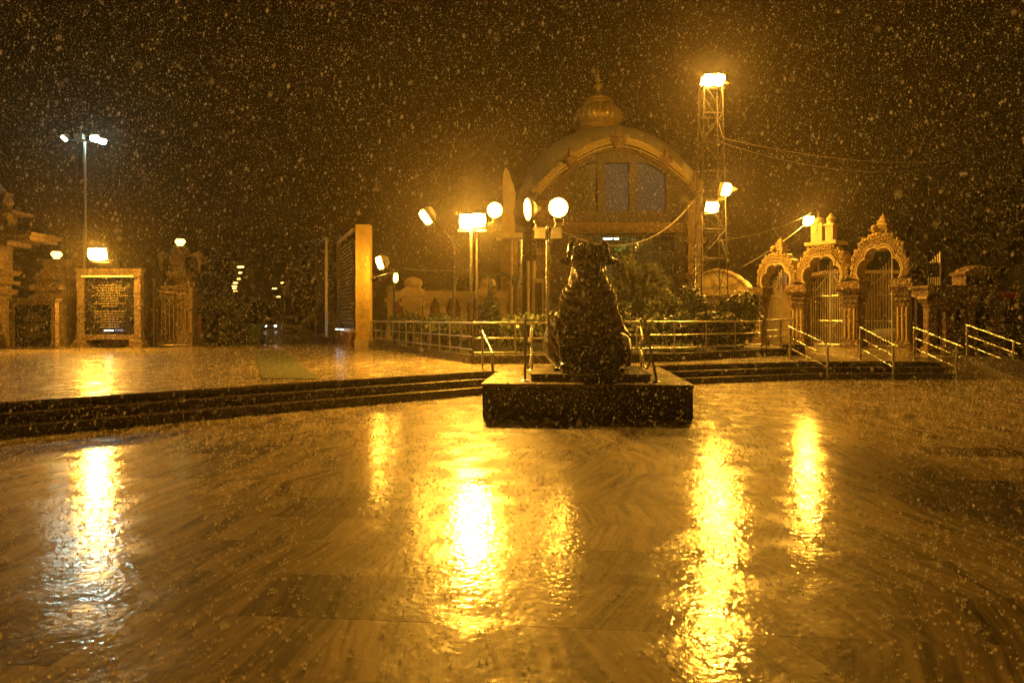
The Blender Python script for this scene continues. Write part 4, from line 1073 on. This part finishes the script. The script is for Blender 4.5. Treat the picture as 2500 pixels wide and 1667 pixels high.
MB().tube([(-.6, .03, .42), (.6, .03, .42)], .02, 6).build('pole', 'iron', ts)
d = 33.; o0 = Vector((XX(2160, d), d, ZT)); t = thing('gatehouse', 'pale gatehouse with dark openings seen through the tall right arch', 'building', o0)
xa, xb = XX(2030, d), XX(2250, d); zz = ZZ(668, d)
MB(o0).bb((xa, d, ZZ(742, d)), (xb, d+.3, zz)).build('upper_wall', 'ochre_dark_plain', t)
for px0, px1 in ((2030, 2096), (2118, 2148), (2186, 2206)): MB(o0).bb((XX(px0, d), d+.01, ZT), (XX(px1, d), d+.29, ZZ(742, d))).build('pier', 'ochre_dark_plain', t)
MB(o0).bb((xa, d+3, ZT), (xb, d+3.2, zz)).build('back_wall', 'brownstone', t)
MB(o0).bb((XX(2176, d), d-1.2, ZT), (XX(2202, d), d-.6, ZZ(790, d))).build('counter', 'cream_plain', t)
MB(o0).bb((xa-.2, d-.3, zz), (xb+.2, d+3.3, zz+.15)).build('roof', 'cream_plain', t)
# parked scooter
d = 30.2; o0 = Vector((XX(2132, d), d, ZT)); t = thing('scooter', 'parked scooter with pale side panels behind the open steel gate', 'scooter', o0, R(-14))
for x in (-.62, .62):
    w_ = MB().lathe([(.2, -.05), (.26, -.045), (.26, .045), (.2, .05)], (x, 0, .262), 20, M=Matrix.Rotation(R(90), 3, 'X')).build('wheel', 'rubber', t, True)
    MB().lathe([(.05, -.055), (.16, -.04), (.16, .04), (.05, .055)], (x, 0, .262), 14, M=Matrix.Rotation(R(90), 3, 'X')).build('rim', 'dullsteel', w_, True)
m = MB(); m.ell((.42, 0, .56), (.48, .17, .24), 16, 10); m.ell((.75, 0, .62), (.22, .12, .14)); m.build('side_panel', 'white', t, True)
m = MB(); m.bb((-.35, -.14, .26), (.25, .14, .33)); m.build('footboard', 'black', t)
m = MB(); m.ell((.3, 0, .82), (.46, .15, .09), 14, 8); m.build('seat', 'rubber', t, True)
m = MB(); m.taper((-.42, 0), .32, .95, .12, .34, .1, .26); m.ell((-.45, 0, 1.0), (.16, .17, .18)); m.build('front_shield', 'black', t, True)
MB().tube([(-.62, 0, .27), (-.5, 0, .6), (-.4, 0, 1.02)], .035, 8).build('fork', 'dullsteel', t, True)
MB().tube([(-.3, -.34, 1.06), (-.42, -.12, 1.08), (-.42, .12, 1.08), (-.3, .34, 1.06)], .02, 8).build('handlebar', 'black', t, True)
MB().ell((-.56, 0, 1.02), (.06, .08, .08)).build('headlight', 'steel', t, True)
for s in (-1, 1): MB().tube([(-.36, s*.26, 1.08), (-.36, s*.34, 1.24)], .01, 5).ell((-.36, s*.36, 1.27), (.02, .07, .045)).build('mirror', 'black', t)

# ================================================================== DARK PORCH (far right)
d = 22.6; o0 = Vector((XX(2262, d), d, ZT)); porch = thing('stone_porch', 'low dark stone porch with pillars at the right edge', 'building', o0)
xa = XX(2262, d); xb = XX(2620, d); zr = ZZ(697, d); zl = ZZ(724, d)
MB(o0).bb((xa-.1, d-.25, zr-.08), (xb, d+.9, zr)).bb((xa, d-.1, zl), (xb, d+.85, zr-.08)).build('roof_slab', 'brownstone', porch)
MB(o0).bb((xa-.12, d-.2, zl-.08), (xa+.25, d+.3, zl)).build('corbel', 'cream_plain', porch)
for px in (2276, 2318, 2368, 2440, 2530):
    x = XX(px, d); MB(o0).stack((x, d+.1), [(.42, .42, ZT, ZT+.25), (.3, .3, ZT+.25, zl-.35), (.3, .44, zl-.35, zl-.2), (.5, .52, zl-.2, zl-.08), (.6, .6, zl-.08, zl-.002)]).build('pillar', 'brownstone', porch)
MB(o0).bb((xa+.1, d+.7, ZT), (xb, d+.84, zl-.002)).build('back_wall', 'darkwall', porch)
MB(o0).bb((XX(2328, d), d+.3, ZZ(760, d)), (XX(2368, d)-.16, d+.36, ZZ(742, d))).build('transom', 'brownstone', porch)
xs_ = XX(2385, d); sh = MB(o0); sh.bb((xs_-.5, d-.2, zr), (xs_+.5, d+.5, zr+.35)); sh.bb((xs_-.56, d-.26, zr+.35), (xs_+.56, d+.56, zr+.45))
sh.lathe([(.56, zr+.45), (.52, zr+.55), (.3, zr+.64), (.02, zr+.68)], (xs_, d+.15, 0), 8); sh.build('roof_shrine', 'brownstone', porch)
for s in (-.26, .2): MB(o0).lathe([(.15, 0), (.13, .12), (.09, .2), (.08, .28), (.01, .34)], (xs_+s, d-.24, zr+.04), 10).build('shrine_figure', 'darkwall', porch, True)
d2 = 22.2; o1 = W(2465, 719, d2); t = thing('red_banner', 'small red cloth banner hung on the porch edge', 'banner', o1)
MB().bb((-.34, -.01, -.13), (.33, .01, .11)).build('cloth', 'red', t)
MB().tube([(-.38, 0, .12), (.38, 0, .12)], .012, 6).build('rod', 'iron', t)
d = 21.2; o0 = Vector((XX(2490, d), d, ZT)); t = thing('low_fence', 'dark low pipe fence standing behind the far right handrail', 'fence', o0)
for z in (.95, .5): MB(o0).tube([(XX(2380, d), d, ZT+z), (XX(2620, d), d, ZT+z)], .015, 6).build('rail', 'iron', t)
for px in (2382, 2455, 2530, 2615): MB(o0).tube([(XX(px, d), d, ZT), (XX(px, d), d, ZT+.97)], .02, 6).build('post', 'iron', t)

# ================================================================== CABLES
def cable(a_, b_2, drop, label, r=.014, extra=()):
    pts = sag(a_, b_2, drop, 20); m = MB(pts[0]).tube(pts, r, 5); o = m.build('overhead_cable', 'wire'); o.location = pts[0]
    tag(o, label, 'cable', 'overhead cables')
cable(W(1766, 338, 30), W(2330, 392, 44), .5, 'overhead cable leaving the mast top towards the right', .016)
cable(W(1766, 350, 30), W(2330, 398, 44), .9, 'second cable just below the mast top cable', .012)
cable(W(1752, 588, 30), W(1985, 518, 36), .25, 'thin cable from the mast to the gateway street lamp', .014)
cable(W(1815, 650, 31), W(1968, 545, 36), .12, 'cable climbing from the screen wall to the lamp head', .014)
cable(W(1372, 566, 19.6), W(1700, 480, 30), 1.1, 'sagging cable from the disc lamps across the hall front', .012)
cable(W(2394, 652, 22.7), W(2620, 618, 26), .15, 'cable rising from the roof shrine to the right', .012)
cable(W(985, 655, 27.6), W(1109, 660, 22), .05, 'cable strung from the pillar lamp to the street lamp', .012)
cable(W(20, 690, 28), W(140, 712, 28.5), .1, 'cable strung behind the small plaque', .012)

# ================================================================== VEGETATION
def leaf_mesh(name, lobes, n, size, mat, seed, elong=1.8):
    """leaf-sized faces spread through a set of lobes (centre, radii), thicker towards the skin"""
    r = np.random.default_rng(seed); vol = np.array([l[1][0]*l[1][1]*l[1][2] for l in lobes])**.67; pick = r.choice(len(lobes), n, p=vol/vol.sum())
    c = np.array([l[0] for l in lobes])[pick]; rad = np.array([l[1] for l in lobes])[pick]
    d = r.normal(size=(n, 3)); d /= np.linalg.norm(d, axis=1, keepdims=True)
    q = r.random(n)**.45; nz = 1+.22*np.sin(d[:, :1]*9+d[:, 1:2]*7+pick[:, None])+.12*r.normal(size=(n, 1))
    p = c+d*rad*q[:, None]*nz
    a = r.normal(size=(n, 3)); a /= np.linalg.norm(a, axis=1, keepdims=True); b = np.cross(a, d+.3*r.normal(size=(n, 3))); b /= np.linalg.norm(b, axis=1, keepdims=True)+1e-9
    s = size*(.6+.8*r.random((n, 1)))
    v = np.stack([p-a*s*elong*.5, p+b*s*.5, p+a*s*elong*.5, p-b*s*.5], 1).reshape(-1, 3)
    me = bpy.data.meshes.new(name); me.vertices.add(4*n); me.vertices.foreach_set('co', v.astype('f4').ravel())
    me.loops.add(4*n); me.loops.foreach_set('vertex_index', np.arange(4*n, dtype='i4'))
    me.polygons.add(n); me.polygons.foreach_set('loop_start', np.arange(0, 4*n, 4, dtype='i4'))
    me.update(calc_edges=True); me.validate(); me.materials.append(MT[mat]); return me
def plant(name, label, cat, loc, lobes, n, size, mat, seed, stems, part='foliage', group=None, elong=1.8):
    t = thing(name, label, cat, loc, 0, group)
    o = bpy.data.objects.new(part, leaf_mesh(part, lobes, n, size, mat, seed, elong)); COL.objects.link(o); o.parent = t
    m = MB()
    for pts, r in stems: m.tube(pts, r, 7)
    m.build('trunk' if part == 'crown' else 'stem', 'bark', t, True); return t
def stemset(h, k, spread, r=.03):
    return [([(0, 0, -.05), (random.uniform(-1, 1)*spread*.3, random.uniform(-1, 1)*spread*.3, h*.5), (random.uniform(-1, 1)*spread, random.uniform(-1, 1)*spread, h)], [r, r*.7, r*.3]) for _ in range(k)]
def blobs(w, dpt, h, k, z0=.1):
    return [((random.uniform(-.5, .5)*w*.8, random.uniform(-.5, .5)*dpt*.6, z0+h*random.uniform(.3, .75)), (w*random.uniform(.2, .32), dpt*random.uniform(.3, .45), h*random.uniform(.22, .34))) for _ in range(k)]
ZG = ZT+.14
def bush(px0, px1, pytop, d, label, mat='leaf', n=2600, size=.075, k=9, zb=ZG, dep=1.3, name='garden_bush'):
    x0, x1 = XX(px0, d), XX(px1, d); h = ZZ(pytop, d)-zb
    return plant(name, label, 'bush', ((x0+x1)/2, d, zb), blobs(x1-x0, dep, h, k), n, size, mat, int(px0*7+pytop), stemset(h*.6, 5, (x1-x0)*.25), group='garden bushes')
bush(1655, 1745, 705, 25.5, 'tall dark bush in front of the mast foot', n=9240)
bush(1735, 1840, 722, 25., 'broad dark bush below the ochre screen wall', n=9240)
bush(1590, 1680, 748, 23., 'low dark bush right of the bull statue behind the railing', n=7040)
bush(1540, 1610, 770, 20.6, 'low clipped bush just behind the railing right of the bull', n=5280)
bush(1690, 1800, 775, 22.6, 'low clipped bush behind the railing towards the pipe gate', n=5720)
bush(1460, 1560, 742, 26., 'dense dark bush behind the bull statue on the right', n=7000)
bush(1545, 1660, 722, 28., 'dense bush before the hall shrubs right of the bull', n=8000)
bush(1640, 1760, 768, 21.8, 'low dark hedge behind the right railing', n=6000, k=12)
bush(1745, 1850, 770, 23.4, 'low dark hedge before the screen wall', n=6000, k=12)
bush(1215, 1330, 765, 20.6, 'low clipped hedge behind the railing left of the bull statue', n=6160)
bush(1040, 1130, 768, 22.5, 'low clipped hedge along the terrace railing', n=5720)
bush(960, 1045, 766, 26.5, 'far low hedge along the railing near the golden pillar', n=4840)
bush(1165, 1210, 735, 23.5, 'small dark rounded shrub beside the lamp posts', 'leafdark', n=3960)
bush(1340, 1440, 740, 24., 'dim shrub behind the bull statue', 'leafdark', n=3960)
# conifer-like shrub
d = 25.; h = ZZ(688, d)-ZG
plant('conifer', 'slim dark conifer among the lamp posts', 'tree', (XX(1200, d), d, ZG), [((0, 0, h*(.15+.085*k)), (.62*(1-k/10.5), .62*(1-k/10.5), .2)) for k in range(10)], 3000, .07, 'leafdark', 5, [([(0, 0, -.05), (0, 0, h)], [.07, .02])], 'crown')
# palm with drooping fronds
d = 27.; h = ZZ(640, d)-ZG; t = thing('palm', 'small palm with drooping fronds under the pylon', 'palm', (XX(1195, d), d, ZG))
MB().tube([(0, 0, -.05), (.05, 0, h*.5), (0, 0, h*.8)], [.11, .09, .07], 8).build('trunk', 'bark', t, True)
for k in range(11):
    an = 2*math.pi*k/11+.2; L = 1.25+.2*math.sin(k*3); m = MB(); rib_ = [Vector((math.cos(an)*L*s, math.sin(an)*L*s, h*.8+1.1*s-1.25*s*s)) for s in [i/8 for i in range(9)]]
    m.tube(rib_, .012, 4)
    sd_ = Vector((-math.sin(an), math.cos(an), 0))
    for i, p in enumerate(rib_[1:]):
        for s in (-1, 1):
            e = p+sd_*s*.34*(1-i/11)+Vector((0, 0, -.16)); m.add([p, p+Vector((math.cos(an), math.sin(an), 0))*.1, e], [(0, 1, 2)])
    m.build('frond', 'leaf', t)
# big grey-green shrubs in front of the hall glass
for (px, d, w, top, lab, sd_) in ((1525, 37.2, 2.5, 622, 'tall grey-green shrub before the hall glass, nearest the bull', 3), (1592, 36.4, 3.0, 648, 'broad grey-green shrub before the hall glass, right of the tallest one', 4)):
    h = ZZ(top, d)-ZG
    plant('tall_shrub', lab, 'shrub', (XX(px, d), d, ZG), [((random.uniform(-.5, .5)*w*.55*(1-.5*k/12), random.uniform(-.4, .4), h*(.1+.075*k)), (w*.30*(1-.45*k/12), .7, h*.10)) for k in range(12)], 16000, .11, 'leaf2', sd_, stemset(h*.8, 5, .5, .06), 'crown', 'tall shrubs before the hall')
d = 42.6; plant('indoor_plant', 'bright green plant behind the upper hall glass', 'plant', (XX(1520, d), d, ZT), [((random.uniform(-1, 1), random.uniform(-.3, .3), 2.2+.49*k), (.6, .4, .4)) for k in range(9)], 5000, .1, 'leafbright', 8, stemset(5.4, 5, .6, .05))
# dark tree masses by the road entrance
d = 30.6
plant('dark_tree', 'dark rounded tree right of the crested pillar', 'tree', (XX(540, d), d, -.06), [((random.uniform(-1, 1)*.9, random.uniform(-.5, .5), .7+random.uniform(0, 1)*1.9), (.55, .5, .5)) for _ in range(18)], 15000, .09, 'leafdark', 21, [([(0, 0, 0), (.05, 0, .8), (.3, .1, 1.6)], [.12, .09, .04]), ([(.05, 0, .7), (-.4, 0, 1.6)], [.07, .03])], 'crown')
for k, (px, d, z1, w, lab) in enumerate(((600, 48, 3.0, 2.0, 'dim roadside tree behind the green bin cage'), (806, 44, 7., 2.2, 'dim tall tree behind the framed panel'), (778, 72, 7, 3., 'distant tree on the right of the road'), (490, 62, 8, 3., 'distant tree left of the row of road lamps'), (800, 105, 9, 5, 'far tree beyond the right road lamps'), (470, 110, 9, 6, 'far tree on the left of the road'))):
    x = XX(px, d)
    plant('road_tree', lab, 'tree', (x, d, -.06), [((random.uniform(-1, 1)*w*.7, random.uniform(-1, 1)*w*.5, z1*random.uniform(.45, .85)), (w*.42, w*.42, z1*.15)) for _ in range(11)], 4000, .22+.002*d, 'leafdark', 40+k, [([(0, 0, 0), (.1, 0, z1*.35), (0, .1, z1*.7)], [.2, .15, .06]), ([(.1, 0, z1*.33), (w*.5, 0, z1*.6)], [.1, .03]), ([(.1, 0, z1*.33), (-w*.5, 0, z1*.62)], [.1, .03])], 'crown', 'trees along the road')

# ================================================================== THINGS ON THE ROAD
d = 33.5; x0, x1 = XX(580, d), XX(640, d); o0 = Vector(((x0+x1)/2, d, -.06)); t = thing('bin_cage', 'green wire cage with a round bin beside the road entrance', 'cage', o0)
ct = ZZ(790, d)
for k in range(13):
    x = x0+(x1-x0)*k/12; MB(o0).tube([(x, d-.4, -.06), (x, d-.4, ct)], .02 if k in (0, 12) else .009, 5).build('bar', 'green', t)
for z in (.1, ct-.02): MB(o0).tube([(x0, d-.4, z), (x1, d-.4, z)], .02, 5).build('cross_rail', 'green', t)
MB(o0).bb((x0+.05, d+.3, -.06), (x0+.62, d+.42, ct-.2)).build('panel', emit('bin_panel', (.25, .5, .06), .25) if False else 'green', t)
bi = MB(o0).lathe([(.3, -.06), (.36, .4), (.38, ct-.1), (.3, ct-.02), (.02, ct+.02)], (x1-.5, d, 0), 18).build('bin', 'green', t, True)
def car(px, d, label, body, yaw, tall=False):
    t = thing('car', label, 'car', (XX(px, d), d, -.02), yaw, 'vehicles on the road'); h1, h2 = (.95, 1.9) if tall else (.85, 1.42)
    m = MB(); m.taper((0, 0), .3, .62, 1.66, 3.9, 1.74, 4.1); m.taper((0, 0), .62, h1, 1.74, 4.1, 1.62, 3.95); m.build('body', body, t, True)
    m = MB(); m.taper((0, .25), h1, h2, 1.56, 2.6, 1.2, 1.7); c = m.build('cabin', body, t, True)
    m = MB(); m.add([(-.72, -1.04, h1+.04), (.72, -1.04, h1+.04), (.56, -.63, h2-.07), (-.56, -.63, h2-.07), (-.72, -1.0, h1+.04), (.72, -1.0, h1+.04), (.56, -.59, h2-.07), (-.56, -.59, h2-.07)], CUBEF); m.build('windscreen', 'blackgloss', c)
    for sx in (-1, 1):
        for y in (-1.25, 1.25):
            w_ = MB().lathe([(.2, -.1), (.31, -.09), (.31, .09), (.2, .1)], (sx*.74, y, .31), 16, M=Matrix.Rotation(R(90), 3, 'Y')).build('wheel', 'rubber', t, True)
        MB().ell((sx*.62, -2.03, .66), (.17, .06, .1)).build('headlight', E_HEAD if not tall else 'steel', t, True)
    MB().bb((-.5, -2.06, .42), (.5, -2.0, .56)).build('grille', 'black', t); MB().bb((-.85, -2.1, .3), (.85, -1.96, .42)).build('bumper', 'black', t)
car(660, 92, 'distant car coming with its headlights on', 'black', R(20))
car(706, 80, 'pale van standing at the right side of the road', 'white', R(20), True)

# ================================================================== RAIN
def octa(name, p, rx, rz, mat, tilt=.12):
    """drops: three-sided spindles, 6 faces each"""
    n = len(p); base_ = np.array([(1,0,0),(-.5,.866,0),(-.5,-.866,0),(0,0,1.0),(0,0,-1.0)], 'f4')
    v = base_[None]*np.stack([rx, rx, rz], 1)[:, None, :]
    v[:, :, 0] += v[:, :, 2]*tilt
    v = (v+p[:, None, :]).reshape(-1, 3)
    f = np.array([(0,1,3),(1,2,3),(2,0,3),(1,0,4),(2,1,4),(0,2,4)], 'i4')
    idx = (f[None]+5*np.arange(n)[:, None, None]).reshape(-1).astype('i4')
    me = bpy.data.meshes.new(name); me.vertices.add(5*n); me.vertices.foreach_set('co', v.astype('f4').ravel())
    me.loops.add(18*n); me.loops.foreach_set('vertex_index', idx)
    me.polygons.add(6*n); me.polygons.foreach_set('loop_start', np.arange(0, 18*n, 3, dtype='i4'))
    me.polygons.foreach_set('use_smooth', np.ones(6*n, bool))
    me.update(calc_edges=True); me.materials.append(MT[mat]); return me
N = 1500000
p = np.stack([rng.uniform(-12.5, 12.5, N), rng.uniform(.55, 13.5, N), rng.uniform(.02, 9.3, N)], 1)
p = p[(np.abs(p[:, 0]) < .78*p[:, 1]+2) & (p[:, 2] < .5*p[:, 1]+2.6)]       # an even shower round the view, a margin on every side
p = p[:340000]
ok = (np.linalg.norm(p-np.array([0, 0, CH]), axis=1) > .6)
ok &= ~((p[:, 1] > np.interp(p[:, 0], [b[0] for b in B], [b[1] for b in B])) & (p[:, 2] < .5))
ok &= ~((np.abs(p[:, 0]-1.4) < 1.8) & (p[:, 1] > 10.9) & (p[:, 2] < .6))
p = p[ok]; s = .0017+.0027*rng.random(len(p))**2.2
s *= np.clip(np.linalg.norm(p-np.array([0, 0, CH]), axis=1)/2.2, .55, 1)
o = bpy.data.objects.new('rain', octa('rain', p, s, s*(1.2+.9*rng.random(len(p))), 'rain')); COL.objects.link(o); o['kind'] = 'stuff'; o['label'] = 'falling rain drops lit by the lamps'
# splashes where drops land: little crowns of spikes with flung droplets
def splashes(n, spots, z, seed):
    r = np.random.default_rng(seed); V = []; Fc = []; P = []; S_ = []
    for (x, y) in spots:
        k = r.integers(5, 8); rad = r.uniform(.004, .011); h = r.uniform(.006, .022)
        for i in range(k):
            a = 2*math.pi*i/k+r.uniform(0, .6); c, s_ = math.cos(a), math.sin(a); w = .0022; o_ = len(V)
            V += [(x+c*rad-s_*w, y+s_*rad+c*w, z), (x+c*rad+s_*w, y+s_*rad-c*w, z), (x+c*rad*1.8, y+s_*rad*1.8, z+h*r.uniform(.6, 1.1)), (x+c*rad*.8, y+s_*rad*.8, z)]
            Fc += [(o_, o_+1, o_+2), (o_+1, o_+3, o_+2), (o_+3, o_, o_+2)]
            if r.random() < .35: P.append((x+c*rad*2.4, y+s_*rad*2.4, z+h*r.uniform(.9, 1.9))); S_.append(r.uniform(.0025, .0045))
    return V, Fc, P, S_
sp = []
while len(sp) < 9000:
    y = random.uniform(2.4, 17.5)**1.0; x = random.uniform(-.85, .85)*y
    if random.random() > (y/17.5)**.35: continue
    if y < b_at(x)-.05 and not (abs(x-1.4) < 1.9 and y > 10.8): sp.append((x, y))
V1, F1, P1, S1 = splashes(0, sp, .001, 3)
sp = []
while len(sp) < 2600:
    y = random.uniform(9.5, 26); x = random.uniform(-.8, .1)*y
    if y > b_at(max(x, -16))+.9 and y < 28 and not (x > -1.3 and y > 17): sp.append((x, y))
V2, F2, P2, S2 = splashes(0, sp, ZT+.001, 4)
n0 = len(V1); me = bpy.data.meshes.new('splash'); me.from_pydata(V1+V2, [], F1+[tuple(i+n0 for i in f) for f in F2]); me.materials.append(MT['rain'])
o = bpy.data.objects.new('rain_splash', me); COL.objects.link(o); o['kind'] = 'stuff'; o['label'] = 'small crowns of splashing rain on the paving'
M_ = 60000; sx = rng.uniform(-.8, .8, M_); sy = rng.uniform(4, 17.5, M_); sx = sx*sy; sz = rng.exponential(.045, M_)+.004   # spray hanging over the paving
ok = (sy < np.interp(sx, [b[0] for b in B], [b[1] for b in B])-.1) & ~((np.abs(sx-1.4) < 1.9) & (sy > 10.8)) & (sz < .3)
spray = np.stack([sx, sy, sz], 1)[ok]
pp = np.concatenate([np.array(P1+P2), spray]); ss = np.concatenate([np.array(S1+S2), .0012+.0014*rng.random(len(spray))])
o = bpy.data.objects.new('splash_droplets', octa('splash_droplets', pp, ss, ss*1.1, 'rain')); COL.objects.link(o); o['kind'] = 'stuff'; o['label'] = 'droplets flung up by the rain'

# ================================================================== HAZE
hm = bpy.data.materials.new('haze'); hm.use_nodes = True; hn = hm.node_tree; hn.nodes.clear()
ou = hn.nodes.new('ShaderNodeOutputMaterial'); pv = hn.nodes.new('ShaderNodeVolumePrincipled')
pv.inputs['Color'].default_value = (.95, .84, .68, 1); pv.inputs['Density'].default_value = HAZE; pv.inputs['Anisotropy'].default_value = .82
hn.links.new(pv.outputs[0], ou.inputs['Volume'])
hz = MB().bb((-305, -45, -1.6), (305, 455, 22)).build('haze', hm, kind='stuff')
